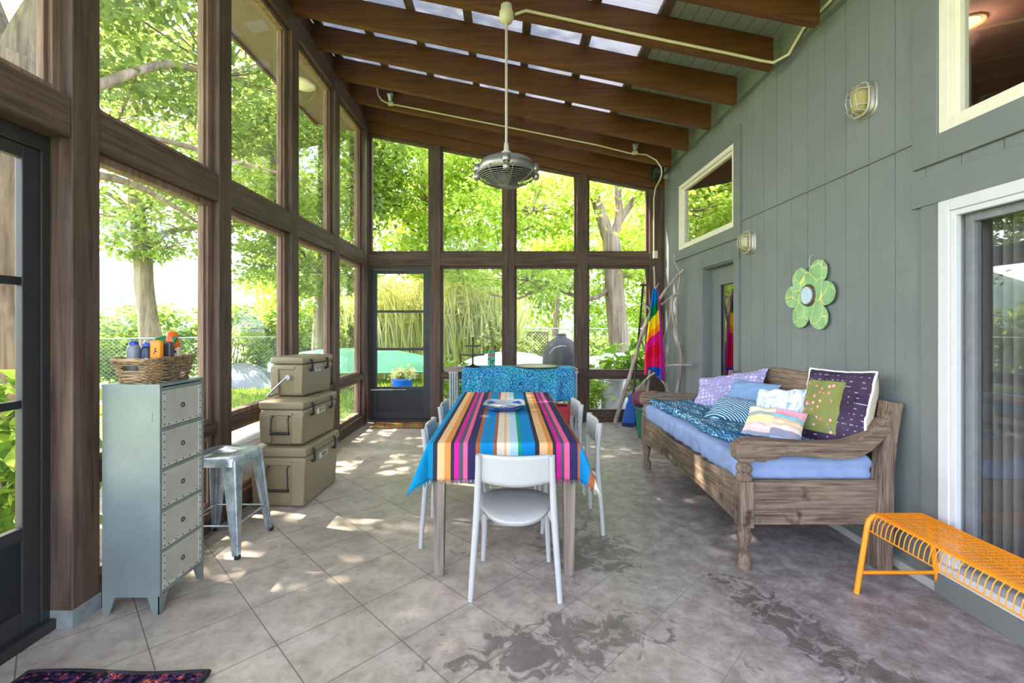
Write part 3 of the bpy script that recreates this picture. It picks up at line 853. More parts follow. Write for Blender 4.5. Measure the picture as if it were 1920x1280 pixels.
m = MB(); m.box((.0, -.0185, .15), (.012, -.0165, .158)); m.box((.002, -.0185, .162), (.01, -.0165, .17)); m.box((-.004, -.0185, .142), (.004, -.0165, .147)); m.build('print', M['black'], ot, local=True)
dk = thing('shampoo_bottle', 'dark flat bottle between the orange tube and the tan bottle', 'bottle', (-1.785, 2.395, H+.018), group='bottles in the wicker basket')
m = MB(); m.add(*soft_box((.05, .03, .20), .01, 6), True); m.v = [(p[0], p[1], p[2]+.10) for p in m.v]; m.build('bottle_body', P_('charcoal_bottle', (66,62,70)), dk, local=True)
tn = thing('sunscreen_bottle', 'tan bottle with a tall bright orange cap tilted at the far end of the basket', 'bottle', mat=Matrix.Translation((-1.785, 2.475, H+.02)) @ Euler((.0, -.16, 0)).to_matrix().to_4x4(), group='bottles in the wicker basket')
m = MB(); m.add(*soft_box((.066, .036, .17), .014, 6), True); m.v = [(p[0], p[1], p[2]+.085) for p in m.v]; m.build('bottle_body', P_('tan_bottle', (216,186,158)), tn, local=True)
MB().lathe([(.031,.16),(.030,.20),(.024,.245),(.012,.252),(0,.252)], n=18).build('cap', P_('orange_cap', (244,92,20)), tn, local=True)
MB().box((-.028, -.0195, .135), (.024, -.0175, .146)).build('print', M['black'], tn, local=True)
gp = thing('green_pouch', 'folded green leaf shaped pouch at the back of the wicker basket', 'pouch', (-1.84, 2.46, H+.018), group='bottles in the wicker basket')
m = MB().prism([(-.06,.215),(-.02,.23),(.02,.232),(.06,.222),(.05,.19),(.03,.0),(-.03,.0)], -.008, .008, 'y'); m.build('pouch_body', P_('leaf_green', (30,112,48)), gp, local=True, bevel=.004)

# ---- galvanised stool
so = thing('metal_stool', 'galvanised metal stool with tapered legs beside the cabinet', 'stool', (-1.845, 2.985, 0))
cx_, cy_ = -1.845, 2.985
GV = NT('weathered_galvanised'); _n = GV.noise(GV.coord(), 14, 6, .7); GV.bsdf(GV.ramp(_n, [(.3, lin((120,128,134))), (.5, lin((168,176,180))), (.7, lin((200,204,206)))]), GV.ramp(_n, [(.3,(.3,)*3+(1,)),(.7,(.5,)*3+(1,))]), .7); GV = GV.m
m = MB(); hs, rr, n = .155, .05, 6
def rsq(h, r):
    pts = []
    for qx, qy, a0 in ((1,1,0),(-1,1,PI/2),(-1,-1,PI),(1,-1,1.5*PI)):
        for i in range(n+1):
            a = a0 + PI/2*i/n; pts.append((qx*(h-r)+r*math.cos(a), qy*(h-r)+r*math.sin(a)))
    return pts
N4 = 4*(n+1); vs, fs = [], []
L_ = [(.168,.055,.55),(.160,.052,.592),(.156,.05,.604),(.150,.05,.608),(.142,.045,.605),(.10,.03,.602),(.022,.0215,.602),(.022,.0215,.53)]
for h, r, z in L_:
    for p in rsq(h, r): vs.append((cx_+p[0]*(1.0 if h > .03 else 2.0), cy_+p[1]*(1 if h > .03 else .7), z))
for j in range(len(L_)-1):
    for i in range(N4): fs.append((j*N4+i, j*N4+(i+1)%N4, (j+1)*N4+(i+1)%N4, (j+1)*N4+i))
m.add(vs, fs, True); m.build('seat', GV, so)
legs = {}
for ax in (-1, 1):
    for ay in (-1, 1):
        m = MB(); top = Vector((cx_+ax*.125, cy_+ay*.125, .585)); bot = Vector((cx_+ax*.192, cy_+ay*.192, .012))
        for t0, t1 in ((0,1),):
            for (w0, w1, dx, dy) in ((.085,.036,1,0),(.085,.036,0,1)):
                c0, c1 = top + Vector((ax*.028, ay*.028, 0)), bot + Vector((ax*.006, ay*.006, 0))
                e0, e1 = c0 - Vector((ax*w0*dx, ay*w0*dy, 0)), c1 - Vector((ax*w1*dx, ay*w1*dy, 0))
                nrm = Vector((dy*ax, dx*ay, 0))*.004
                m.add([c0, e0, e1, c1, c0-nrm, e0-nrm, e1-nrm, c1-nrm], [(0,1,2,3),(7,6,5,4),(0,3,7,4),(1,5,6,2),(3,2,6,7),(0,4,5,1)])
        m.tube([top + Vector((ax*.025, ay*.025, 0)), bot + Vector((ax*.004, ay*.004, 0))], [.014, .008], 8)
        lg = m.build('leg', GV, so)
        MB().box((bot.x-.014+ax*.004, bot.y-.014+ay*.004, 0), (bot.x+.014+ax*.004, bot.y+.014+ay*.004, .02)).build('rubber_foot', M['rubber'], lg)
zz_ = .19; k_ = .125 + (.192-.125)*(.585-zz_)/.573
for a, b in (((-1,-1),(1,-1)),((1,-1),(1,1)),((1,1),(-1,1)),((-1,1),(-1,-1))):
    MB().tube([(cx_+a[0]*k_, cy_+a[1]*k_, zz_), (cx_+b[0]*k_, cy_+b[1]*k_, zz_)], .006, 8).build('rung', GV, so)

# ---- stacked coolers
TP = M['tan_plastic']
def text_mesh(s, size, depth):
    cu = bpy.data.curves.new('lettering', 'FONT'); cu.body = s; cu.size = size; cu.extrude = depth; cu.align_x = 'CENTER'; cu.align_y = 'CENTER'
    o = bpy.data.objects.new('lettering', cu); COL.objects.link(o); dg = bpy.context.evaluated_depsgraph_get()
    me = bpy.data.meshes.new_from_object(o.evaluated_get(dg)); bpy.data.objects.remove(o); return me
def cooler(label, x0, x1, y0, y1, z0, z1, lidh, latches, handle, ang=0):
    """Local frame: x across, y along, z up, centred; the near end is -y, the latch side is +x."""
    w, l, h = x1-x0, y1-y0, z1-z0
    t = thing('cooler', label, 'cooler', ((x0+x1)/2, (y0+y1)/2, z0), ang, 'tan coolers in the stack')
    m = MB(); vs, fs = soft_box((w*.97, l*.97, h-lidh), .022, 8)
    bh_ = h-lidh
    out = []
    for p in vs:
        q = Vector(p); k = .93 + .07*(q.z/bh_+.5); q.x *= k; q.y *= k; q.z += bh_/2
        out.append(q)
    m.add(out, fs, True)
    m.box((-w*.485, -l*.485, bh_-.05), (w*.485, l*.485, bh_-.022))
    # raised corner columns of the near end
    for s in (-1, 1):
        m.prism([(s*w*.455, .02), (s*w*.485, bh_-.04), (s*w*.24, bh_-.04), (s*w*.23, .02)][::s], -l*.499, -l*.44, 'y')
    m.prism([(-w*.25, bh_*.93), (w*.25, bh_*.93), (w*.25, bh_*.84), (-w*.25, bh_*.84)], -l*.499, -l*.44, 'y')
    m.build('body', TP, t, local=True, bevel=.006)
    m = MB(); vs, fs = soft_box((w, l, lidh), .018, 8); m.add([Vector((p[0], p[1], p[2]+bh_+lidh/2+.002)) for p in vs], fs, True)
    for yy in (-.18, .18): m.box((-w*.36, yy*l-.012, h-.001), (w*.36, yy*l+.012, h+.004))
    lid = m.build('lid', TP, t, local=True)
    for yy in latches:
        m = MB(); X = w*.5
        m.tube([(X-.002, yy, h-lidh*.4), (X+.012, yy, h-lidh*.6), (X+.014, yy, bh_-.035), (X+.006, yy, bh_-.055), (X-.01, yy, bh_-.058)], [.009,.010,.009,.012,.012], 8)
        m.tube([(X+.012, yy-.016, bh_-.055), (X+.012, yy+.016, bh_-.055)], .007, 8)
        m.build('latch', M['rubber'], t, local=True)
    bd = MB().box((w*.47, -l*.11, bh_-.075), (w*.498, l*.11, bh_-.03)).build('badge', plain('badge_plate', (206,200,186), .4), t, local=True, bevel=.003)
    me = text_mesh('YETI', .046, .0015); me.materials.append(M['black'])
    o = bpy.data.objects.new('lettering', me); COL.objects.link(o); o.parent = bd
    o.matrix_local = Matrix.Translation((w*.5, 0, bh_-.053)) @ Euler((PI/2, 0, PI/2)).to_matrix().to_4x4()
    if handle == 'rope':
        for s in (-1, 1):
            yy = -l*.5*s; dy = -.018*s
            m = MB(); a = w*.20
            zt_, zb_ = bh_*.84, bh_*.36
            m.tube([(-a*.85, yy+.03*s, zt_+.01), (-a*.9, yy+dy, zt_-.02), (-a, yy+dy, zb_), (-a*.5, yy+dy, zb_), (a*.5, yy+dy, zb_), (a, yy+dy, zb_), (a*.9, yy+dy, zt_-.02), (a*.85, yy+.03*s, zt_+.01)], .006, 8)
            rp_ = m.build('rope_handle', M['black'], t, local=True)
            MB().tube([(-a*1.06, yy+dy, zb_), (a*1.06, yy+dy, zb_)], .011, 10).build('grip', M['rubber'], rp_, local=True)
    else:
        m = MB(); z = bh_*.60; yy = -l*.487
        ln = .20
        pts = [(-w*.53, l*.0, z), (-w*.56, -.04, z-.03), (-w*.56, -l*.53, z-ln*.55), (-w*.5, -l*.57, z-ln*.62)]
        m.tube([(.02, -l*.50, z), (.0, -l*.52, z-.006), (-w*.30, -l*.56, z-.10), (-w*.46, -l*.58, z-.15)], .008, 8)
        m.tube([(-w*.46, -l*.58, z-.15), (-w*.52, -l*.5, z-.165), (-w*.54, l*.1, z-.165)], .009, 8)
        m.build('carry_handle', M['galv'], t, local=True)
        MB().lathe([(.022, -.004), (.022, .004), (.008, .009), (.0, .009)], (.02, -l*.515+.0, z), 16, axis='y').build('handle_pivot', M['galv'], t, local=True)
    return t
cooler('largest tan cooler at the bottom of the stack, on the floor', -2.0, -1.555, 3.56, 4.21, 0, .47, .075, (-.2, .2), 'rope', -.04)
cooler('middle sized tan cooler with a rope handle, between the other two', -1.955, -1.585, 3.60, 4.22, .476, .825, .065, (-.17, .17), 'rope', -.06)
cooler('smallest tan cooler with a grey swing handle, on top of the stack', -1.975, -1.665, 3.83, 4.30, .832, 1.162, .06, (-.12, .12), 'bail', -.16)

# ---- wire bench
OB = thing('wire_bench', 'orange wire bench by the sliding glass door', 'bench', (2.10, 1.85, 0))
OM = M['orange_metal']; bx0, bx1, by0, by1, bz = 1.94, 2.245, 1.22, 2.435, .425
m = MB()
for x in (bx0+.03, bx1-.03):
    m.bar((x, by0, bz-.004), (x, by1, bz-.004), .022, .01)
m.build('top_rail', OM, OB)
m = MB()
nw = 46
for i in range(nw):
    y = by0+.01 + (by1-by0-.02)*i/(nw-1)
    pts = [(bx0-.012, y, bz-.085), (bx0-.008, y, bz-.055), (bx0+.0, y, bz-.025), (bx0+.014, y, bz-.006), (bx0+.04, y, bz), (bx1-.04, y, bz), (bx1-.014, y, bz-.006), (bx1-.0, y, bz-.025), (bx1+.008, y, bz-.055), (bx1+.012, y, bz-.085)]
    m.tube(pts, .0026, 5)
m.build('cross_wires', OM, OB)
m = MB()
for i in range(18):
    x = bx0+.03 + (bx1-bx0-.06)*i/17
    m.tube([(x, by0, bz+.003), (x, by1, bz+.003)], .0022, 5)
m.build('long_wires', OM, OB)
m = MB()
for x in (bx0-.012, bx1+.012): m.tube([(x, by0-.01, bz-.085), (x, by1+.01, bz-.085)], .0035, 6)
m.build('edge_wire', OM, OB)
for y in (by0+.012, by1-.004):
    m = MB(); r = .0135
    P = [(1.868, y, 0), (1.925, y, bz-.07), (1.935, y, bz-.035), (1.955, y, bz-.016), (1.99, y, bz-.012), (2.2, y, bz-.012), (2.235, y, bz-.016), (2.252, y, bz-.035), (2.26, y, bz-.07), (2.312, y, 0)]
    lg = m.tube(P, r, 10).build('leg_frame', OM, OB)
    MB().tube([(1.885, y, .112), (2.297, y, .112)], .010, 8).build('stretcher', OM, lg)

# ---- daybed
DB = thing('daybed', 'carved weathered wooden daybed along the green wall', 'daybed', (1.80, 3.62, 0))
OX, OY, OZ = M['old_x'], M['old_y'], M['old_z']
ya, yb, xf, xb = 2.685, 4.555, 1.40, 2.20
bal = [(.036,0),(.040,.012),(.043,.045),(.040,.07),(.032,.085),(.025,.10),(.027,.13),(.036,.17),(.0425,.20),(.0425,.212),(.033,.222),(.037,.232),(.037,.245),(.030,.253)]
top = [(.030,.515),(.044,.522),(.046,.545),(.040,.556),(.030,.562),(.040,.572),(.046,.590),(.040,.608),(.028,.616),(.034,.63),(.03,.64)]
for y in (ya, yb):
    m = MB(); m.lathe(bal, (xf, y, 0), 22); m.box((xf-.040, y-.042, .25), (xf+.040, y+.042, .52)); m.lathe(top, (xf, y, 0), 22)
    m.build('front_leg', OZ, DB, bevel=.004)
for y in (ya+.01, yb-.01):
    m = MB(); P = [(2.165,0),(2.25,0),(2.262,.25),(2.262,.55),(2.285,.78),(2.318,.975),(2.235,.985),(2.205,.78),(2.185,.55),(2.165,.3)]
    m.prism(P, y-.042, y+.042, 'y'); m.build('rear_post', OZ, DB, bevel=.006)
    m = MB(); m.box((xf+.04, y-.02, .258), (2.18, y+.016, .52)); m.build('end_rail', OX, DB, bevel=.004)
# front rail with a dipped top edge
pts = [(ya+.04, .258)]
n = 24
for i in range(n+1): t = i/n; pts.append((ya+.04+(yb-ya-.08)*t, .258+.035*math.sin(PI*t)**.7))
for i in range(n+1): t = 1-i/n; pts.append((ya+.04+(yb-ya-.08)*t, .52-.035*math.sin(PI*min(1, max(0, (t-.08)/.84)))**.8 + .008*math.sin(t*PI*6)))
MB().prism(pts[1:], xf-.03, xf+.02, 'x').build('front_rail', OY, DB, bevel=.003)
# scrolled arms
arm_low = [(1.335,.70),(1.34,.655),(1.365,.632),(1.40,.628),(1.43,.63),(1.452,.648),(1.475,.636),(1.50,.634),(1.52,.652),(1.545,.646),(1.575,.65),(1.60,.672),(1.75,.665),(1.92,.652),(2.0,.652),(2.06,.664),(2.12,.70),(2.18,.755),(2.23,.81)]
arm_up = [(2.235,.90),(2.19,.868),(2.12,.815),(2.06,.775),(2.0,.752),(1.92,.745),(1.75,.748),(1.55,.762),(1.42,.768),(1.37,.758),(1.342,.735)]
for y in (ya, yb):
    MB().prism(arm_low+arm_up, y-.045, y+.045, 'y').build('arm', OX, DB, bevel=.008)
# back panel with an arched crest, leaning back
prof = []
n = 40
for i in range(n+1):
    t = i/n; y = ya+.05+(yb-ya-.10)*t
    mid = 1/(1+math.exp(-(t-.17)*34)) * 1/(1+math.exp((t-.80)*30))
    prof.append((y, .945+.125*mid - .03*max(0, t-.8)/.2))
m = MB(); vs, fs = [], []
for y, z in prof:
    for zz in (.50, .75, z):
        xx = 2.215 + max(0, (zz-.55))*.16
        vs += [(xx, y, zz), (xx+.035, y, zz)]
for i in range(n):
    a, b = i*6, (i+1)*6
    for q in ((0,2),(2,4)):
        fs += [(a+q[0], b+q[0], b+q[1], a+q[1])[::-1], (a+q[0]+1, b+q[0]+1, b+q[1]+1, a+q[1]+1)]
    fs += [(a+4, b+4, b+5, a+5)[::-1], (a, b, b+1, a+1)]
fs += [(0,2,3,1)[::-1],(2,4,5,3)[::-1],(n*6,n*6+1,n*6+3,n*6+2)[::-1],(n*6+2,n*6+3,n*6+5,n*6+4)[::-1]]
m.add(vs, fs); m.build('back_panel', OY, DB, bevel=.004)
m = MB()
for i in range(9): m.box((xf+.02, ya+.10+i*.2, .475), (2.2, ya+.19+i*.2, .495))
m.build('slats', OX, DB)
# mattress
mt = thing('mattress', 'light blue mattress on the wooden daybed', 'mattress', (1.785, 3.62, .498))
m = MB(); vs, fs = soft_box((.83, 1.80, .16), .045, 56)
out = []
for p in vs:
    q = Vector(p); w = noise.noise(Vector((q.x*4, q.y*5, q.z*3)))*.008
    edge = max(0, abs(q.x)/.395-.8)*5 + max(0, abs(q.y)/.90-.92)*10
    rip = .006*math.sin(q.y*44+6*noise.noise(Vector((q.y*3, q.z*9, 1))) + q.z*16)*min(1, edge) + .005*math.sin(q.x*46+q.z*22+5*noise.noise(Vector((q.x*4,0,2))))*min(1, max(0, abs(q.y)/.9-.92)*12)
    n_ = Vector((q.x/.4, q.y/.9, q.z/.08)); n_ = Vector((n_.x**5, n_.y**15, n_.z**3))
    if n_.length > 0: n_.normalize()
    q += n_*(w+rip)
    out.append(q + Vector((0, 0, .078)))
m.add(out, fs, True); m.build('mattress_cover', fabric('light_blue_cotton', (138, 155, 192), .08), mt, local=True)
# indigo throw
def throw_mat():
    k = NT('indigo_throw'); v = k.coord('Object', (5.5, 3.2, 5))
    dn = k.noise(k.coord('Object'), 6, 3, .6)
    vv = k.n('ShaderNodeVectorMath'); vv.operation = 'ADD'; k.l(v, vv.inputs[0])
    cb_ = k.n('ShaderNodeCombineXYZ'); k.l(k.math('MULTIPLY', dn, .9), cb_.inputs[0]); k.l(k.math('MULTIPLY', dn, .6), cb_.inputs[1]); k.l(cb_.outputs[0], vv.inputs[1])
    st = k.noise(k.coord('Object', (24, 6, 12), rot=(0,0,.12)), 1.0, 3, .6, .8)
    s2 = k.n('ShaderNodeTexWave'); s2.inputs['Scale'].default_value = 2.6; s2.inputs['Distortion'].default_value = 3; s2.inputs['Detail'].default_value = 3; k.l(vv.outputs[0], s2.inputs[0])
    f = k.math('ADD', k.math('MULTIPLY', st, .8), k.math('MULTIPLY', s2.outputs['Fac'], .28))
    col = k.ramp(f, [(.44, lin((40,92,128))), (.60, lin((58,118,154))), (.68, lin((150,186,204))), (.76, lin((226,232,232)))])
    k.bsdf(col, .9, 0, k.bump(k.noise(k.coord(), 160, 2, .5), .3, .003), .15); return k.m
tw = thing('throw_blanket', 'indigo tie dyed throw spread over the blue mattress', 'blanket', (1.75, 3.6, .66))
def thr(u, v):
    y = 2.735+1.79*u; fx = 1.418 + .05*noise.noise(Vector((u*3, 0, 4))) + .16*max(0, 1-u*3.2)**1.2
    x = fx + (2.17-fx)*v
    w = .014*abs(noise.noise(Vector((x*5, y*7, 3)))) + .007*noise.noise(Vector((x*14, y*11, 7)))
    ed = max(0, 1-v*14)
    return (x, y, .672 + .010 + w + .03*math.exp(-((v-.05)/.05)**2)*(.5+.5*noise.noise(Vector((y*5, 1, 1)))) - ed*.022)
MB().grid(110, 56, thr).build('blanket_cloth', throw_mat(), tw, solid=.012)

# ---- pillows
def pillow_mesh(w, h, t, seed=0, n=26, pin=.10, wr=.006, fb=(1, 1)):
    def half(sg):
        sg *= fb[0] if sg > 0 else fb[1]
        def fn(u, v):
            a, b = u*2-1, v*2-1
            e = max(0.0, (1-abs(a)**2.6))*max(0.0, (1-abs(b)**2.6))
            k = 1 - pin*(1-abs(a)**2)*abs(b)**3; k2 = 1 - pin*(1-abs(b)**2)*abs(a)**3
            x, y = a*w/2*k2, b*h/2*k
            z = sg*t/2*e**(.5 if abs(sg) <= 1.01 else .34) + wr*noise.noise(Vector((a*3+seed, b*3, seed)))*2 + wr*.7*noise.noise(Vector((a*8+seed, b*8, seed)))
            return (x, y, z)
        return fn
    f = MB().grid(n, n, half(1)); b = MB().grid(n, n, half(-1)); b.f = [q[::-1] for q in b.f]
    return f, b
def pillow(name, label, M_, w, h, t, front, back, trim=None, seed=0, pin=.1, wr=.006, fb=(1, 1)):
    o = thing(name, label, 'pillow', mat=M_, group='pillows on the daybed')
    f, b = pillow_mesh(w, h, t, seed, pin=pin, wr=wr, fb=fb)
    f.build('front_cover', front, o, local=True); b.build('back_cover', back, o, local=True)
    if trim:
        n = 26; e = [f.v[i] for i in range(n+1)] + [f.v[j*(n+1)+n] for j in range(1, n+1)] + [f.v[n*(n+1)+i] for i in range(n-1, -1, -1)] + [f.v[j*(n+1)] for j in range(n-1, 0, -1)]
        MB().tube(e, .007, 6, closed=True).build('piping', trim, o, local=True)
    return o
def pm(k, col, bs=.25):
    k.bsdf(col, .9, 0, k.bump(k.noise(k.coord(), 190, 2, .5), bs, .002), .15); return k.m
BLUEP = fabric('plain_blue_cotton', (126, 155, 192), .06)
# big patchwork
k = NT('purple_patchwork'); s = k.sep(k.coord('Object'))
n1 = k.noise(k.coord('Object', (60, 60, 60)), 1, 2, .5)
base = k.ramp(k.noise(k.coord(), 5, 3, .6), [(.35, lin((52,40,60))), (.6, lin((72,54,76))), (.75, lin((92,82,98)))])
stx = k.math('GREATER_THAN', k.math('SINE', k.math('MULTIPLY', s[1], 190)), .86); sty = k.math('GREATER_THAN', k.noise(k.coord('Object', (55, 40, 10)), 1, 1, .5), .58)
base = k.mix(k.math('MULTIPLY', k.math('MULTIPLY', stx, sty), .8), base, lin((176,176,190)))
vo = k.n('ShaderNodeTexVoronoi'); vo.inputs['Scale'].default_value = 30; k.l(k.coord('Object'), vo.inputs['Vector'])
wn = k.n('ShaderNodeTexWhiteNoise'); k.l(vo.outputs['Position'], wn.inputs[0])
big = k.math('GREATER_THAN', wn.outputs['Value'], .55)
fl1 = k.math('MULTIPLY', k.math('LESS_THAN', vo.outputs['Distance'], .34), big); fl2 = k.math('MULTIPLY', k.math('LESS_THAN', vo.outputs['Distance'], .15), big)
pat = k.mix(fl1, lin((128,132,72)), lin((212,130,132))); pat = k.mix(fl2, pat, lin((250,232,214)))
pat = k.mix(k.math('MULTIPLY', k.math('GREATER_THAN', k.noise(k.coord('Object'), 40, 1, .5), .66), .7), pat, lin((98,112,128)))
inx = k.math('MULTIPLY', k.math('GREATER_THAN', s[0], -.20), k.math('LESS_THAN', s[0], .07)); iny = k.math('MULTIPLY', k.math('GREATER_THAN', s[1], -.17), k.math('LESS_THAN', s[1], .165))
PATCH = pm(k, k.mix(k.math('MULTIPLY', inx, iny), base, pat), .4)
CREAMF = fabric('cream_cotton', (226, 212, 184), .06); WHITEF = fabric('white_trim_cotton', (238, 234, 224), .03)
Bp = (2.085, 2.90, .905)
pillow('pillow', 'large dark purple patchwork pillow with a green flowered centre', frame(Bp, (.11, -.40, .015), (.13, .06, .46)), .44, .50, .17, PATCH, CREAMF, WHITEF, 3, .05, .008, (.5, 1.6))
# lavender dotted pillow at the far corner
k = NT('lavender_dots'); vo = k.n('ShaderNodeTexVoronoi'); vo.inputs['Scale'].default_value = 26; vo.inputs['Randomness'].default_value = .25; k.l(k.coord('Object'), vo.inputs['Vector'])
LAV = pm(k, k.ramp(vo.outputs['Distance'], [(.1, lin((232,226,238))), (.36, lin((176,166,202))), (.6, lin((156,146,188)))]))
pillow('pillow', 'lavender spotted pillow slumped in the far corner of the daybed', frame((2.03, 4.17, .835), (.36, -.58, .16), (.17, .12, .30)), .70, .36, .12, LAV, LAV, None, 5, .08, .012)
# plain blue
pillow('pillow', 'plain sky blue pillow leaning against the daybed back', frame((2.035, 3.80, .835), (.16, -.44, .0), (.15, .03, .26)), .46, .29, .12, BLUEP, BLUEP, None, 8, .09, .007)
# striped indigo
k = NT('indigo_stripes'); wv = k.n('ShaderNodeTexWave'); wv.wave_type = 'RINGS'; wv.rings_direction = 'SPHERICAL'; wv.inputs['Scale'].default_value = 17; wv.inputs['Distortion'].default_value = 1.4; wv.inputs['Detail'].default_value = 2; wv.inputs['Detail Scale'].default_value = .8
k.l(k.coord('Object', (1, 1.2, 1), loc=(.12, .34, 0)), wv.inputs[0])
IND = pm(k, k.ramp(wv.outputs['Fac'], [(.55, lin((34,92,124))), (.72, lin((62,122,152))), (.82, lin((206,222,226)))]))
pillow('pillow', 'indigo pillow with fine white curved stripes', frame((1.815, 3.575, .765), (.24, -.36, .0), (.20, .10, .155)), .44, .26, .11, IND, IND, None, 12, .08, .008)
# white tie-dye
k = NT('white_blue_streaks'); wv = k.noise(k.coord('Object', (36, 9, 10), rot=(0,0,.5)), 1, 4, .65, .8)
WTD = pm(k, k.ramp(wv, [(.32, lin((130,166,214))), (.42, lin((206,220,234))), (.48, lin((226,228,228)))]))
pillow('pillow', 'white pillow with pale blue streaks behind the pastel one', frame((1.975, 3.29, .82), (.16, -.34, .05), (.14, .05, .24)), .42, .34, .12, WTD, WTD, None, 15, .06, .014)
# pastel blocks
k = NT('pastel_blocks'); s = k.sep(k.coord('Object'))
A = k.ramp(k.math('ADD', k.math('MULTIPLY', s[1], 3.3), .5), [(0, lin((158,154,170))), (.12, lin((226,196,190))), (.2, lin((240,222,214))), (.26, lin((226,190,186))), (.34, lin((244,224,160))), (.56, lin((176,178,168))), (.68, lin((236,226,196))), (.86, lin((160,170,200)))], 'CONSTANT')
Bc = k.ramp(k.math('ADD', k.math('MULTIPLY', s[1], 3.3), .5), [(0, lin((160,184,212))), (.10, lin((150,144,156))), (.24, lin((232,214,196))), (.34, lin((228,184,158))), (.4, lin((240,214,180))), (.48, lin((220,176,148))), (.55, lin((140,196,210))), (.66, lin((232,160,172))), (.8, lin((236,172,196)))], 'CONSTANT')
PAS = pm(k, k.mix(k.math('GREATER_THAN', s[0], .0), A, Bc))
pillow('pillow', 'small pastel pillow of coloured blocks and stripes in front', frame((1.785, 3.04, .775), (.24, -.22, -.01), (.17, .13, .15)), .35, .27, .10, PAS, PAS, None, 19, .06, .007)
# ---- flower on the wall
FL = thing('flower_wall_decoration', 'green six petalled painted flower with a pale blue round centre on the green wall', 'wall decoration', (XR-.02, 3.485, 1.66))
k = NT('chippy_green_paint'); f_ = k.noise(k.coord(), 9, 5, .7); wv = k.n('ShaderNodeTexVoronoi'); wv.feature = 'DISTANCE_TO_EDGE'; wv.inputs['Scale'].default_value = 9; k.l(k.coord('Object'), wv.inputs['Vector'])
col = k.ramp(f_, [(.3, lin((118,158,104))), (.6, lin((148,188,132))), (.78, lin((176,206,158)))])
col = k.mix(k.math('MULTIPLY', k.math('LESS_THAN', wv.outputs['Distance'], .018), .8), col, lin((232,226,120)))
col = k.mix(k.math('MULTIPLY', k.math('GREATER_THAN', k.noise(k.coord('Object', loc=(3,3,3)), 16, 2, .5), .68), .8), col, lin((190,80,70)))
k.bsdf(col, .6); CHIP = k.m
for i, a in enumerate((62, 122, 180, 242, 300, 2)):
    a = math.radians(a); m = MB(); n = 22; pts = []
    ln, wd = (.285, .245, .265, .27, .29, .255)[i], .088
    for j in range(n+1):
        t = j/n; rr = .03 + (ln-.03)*t; hw_ = wd*math.sqrt(max(0, 1-((t-.60)/.40)**2)) if t > .60 else wd*(.30+.70*math.sin(t/.60*PI/2)**1.4)
        pts.append((rr, hw_))
    out = [(r, w) for r, w in pts] + [(r, -w) for r, w in pts[::-1]]
    vs = [(3.485 - 1.12*(r*math.cos(a) - w*math.sin(a)), 1.66 + r*math.sin(a) + w*math.cos(a)) for r, w in out]
    xx = XR-.022-.004*(i % 2)
    m.prism(vs, xx-.006, xx, 'x'); m.build('petal', CHIP, FL)
MB().lathe([(.072, -.012), (.085, -.004), (.085, .006), (.06, .008)], (XR-.032, 3.485, 1.66), 28, axis='x').build('centre_rim', plain('brown_rim', (92,70,50), .6), FL)
m = MB().prism([(3.485+.066*math.cos(2*PI*q/32), 1.66+.066*math.sin(2*PI*q/32)) for q in range(32)], XR-.032, XR-.0495, 'x'); m.v = [(p[0]+.049*(p[1]-3.485), p[1], p[2]) for p in m.v]; m.build('centre_disc', plain('pale_blue_gloss', (188,208,222), .2, 0, .08, 40), FL)  # one pale blue over the whole centre disc
MB().tube([(XR-.004, 3.46, 1.96), (XR-.02, 3.47, 1.965), (XR-.022, 3.485, 1.93), (XR-.022, 3.485, 1.88)], .003, 6).build('hanger', M['galv'], FL)

# ---- bulkhead lamps
def bulk(label, y, z):
    t = thing('bulkhead_lamp', label, 'lamp', (XR-.0, y, z), group='caged lamps on the green wall')
    def oval(m, ry, rz_, x0, x1, r):
        N = 36; vs, fs = [], []
        rings = [(x0, 1.0), (x1, 1.0), (x1-.004, .9)]
        for x, k in rings:
            for i in range(N):
                a = 2*PI*i/N; c, s = math.cos(a), math.sin(a); e = 2/3.2
                vs.append((XR-x, y+ry*k*math.copysign(abs(c)**e, c), z+rz_*k*math.copysign(abs(s)**e, s)))
        for j in range(2):
            for i in range(N): fs.append((j*N+i, j*N+(i+1)%N, (j+1)*N+(i+1)%N, (j+1)*N+i))
        m.add(vs, fs, True); m.add(vs[-N:], [tuple(range(N))])
    m = MB(); oval(m, .082, .112, -.002, .016, .01); oval(m, .07, .10, .0, .05, .01); m.build('base', plain('aged_aluminium', (176,170,156), .4, .5), t)
    m = MB(); vs, fs = soft_box((.10, .105, .165), .045, 6); m.add([Vector(p) + Vector((XR-.055, y, z)) for p in vs], fs, True)
    k = NT('ribbed_glass'); b = k.bsdf(lin((190,176,120)), .12); b.inputs['Transmission Weight'].default_value = .2; m.build('globe', k.m, t)
    m = MB()
    for s in (-1, 0, 1):
        m.tube([(XR-.045, y+.035*s*1.8*.9, z+.098*(1 if s == 0 else .9)), (XR-.10, y+.028*s*1.5, z+.078), (XR-.116, y+.028*s*1.5, z), (XR-.10, y+.028*s*1.5, z-.078), (XR-.045, y+.035*s*1.8*.9, z-.098*(1 if s == 0 else .9))], .0032, 6)
    for s in (-1, 1): m.tube([(XR-.045, y+.078, z+.05*s), (XR-.10, y+.058, z+.05*s), (XR-.112, y, z+.05*s), (XR-.10, y-.058, z+.05*s), (XR-.045, y-.078, z+.05*s)], .0032, 6)
    N = 30
    m.tube([(XR-.052, y+.074*math.copysign(abs(math.cos(2*PI*i/N))**.65, math.cos(2*PI*i/N)), z+.103*math.copysign(abs(math.sin(2*PI*i/N))**.65, math.sin(2*PI*i/N))) for i in range(N)], .007, 6, closed=True)
    m.build('cage', plain('cage_metal', (188, 180, 162), .4, .4), t)
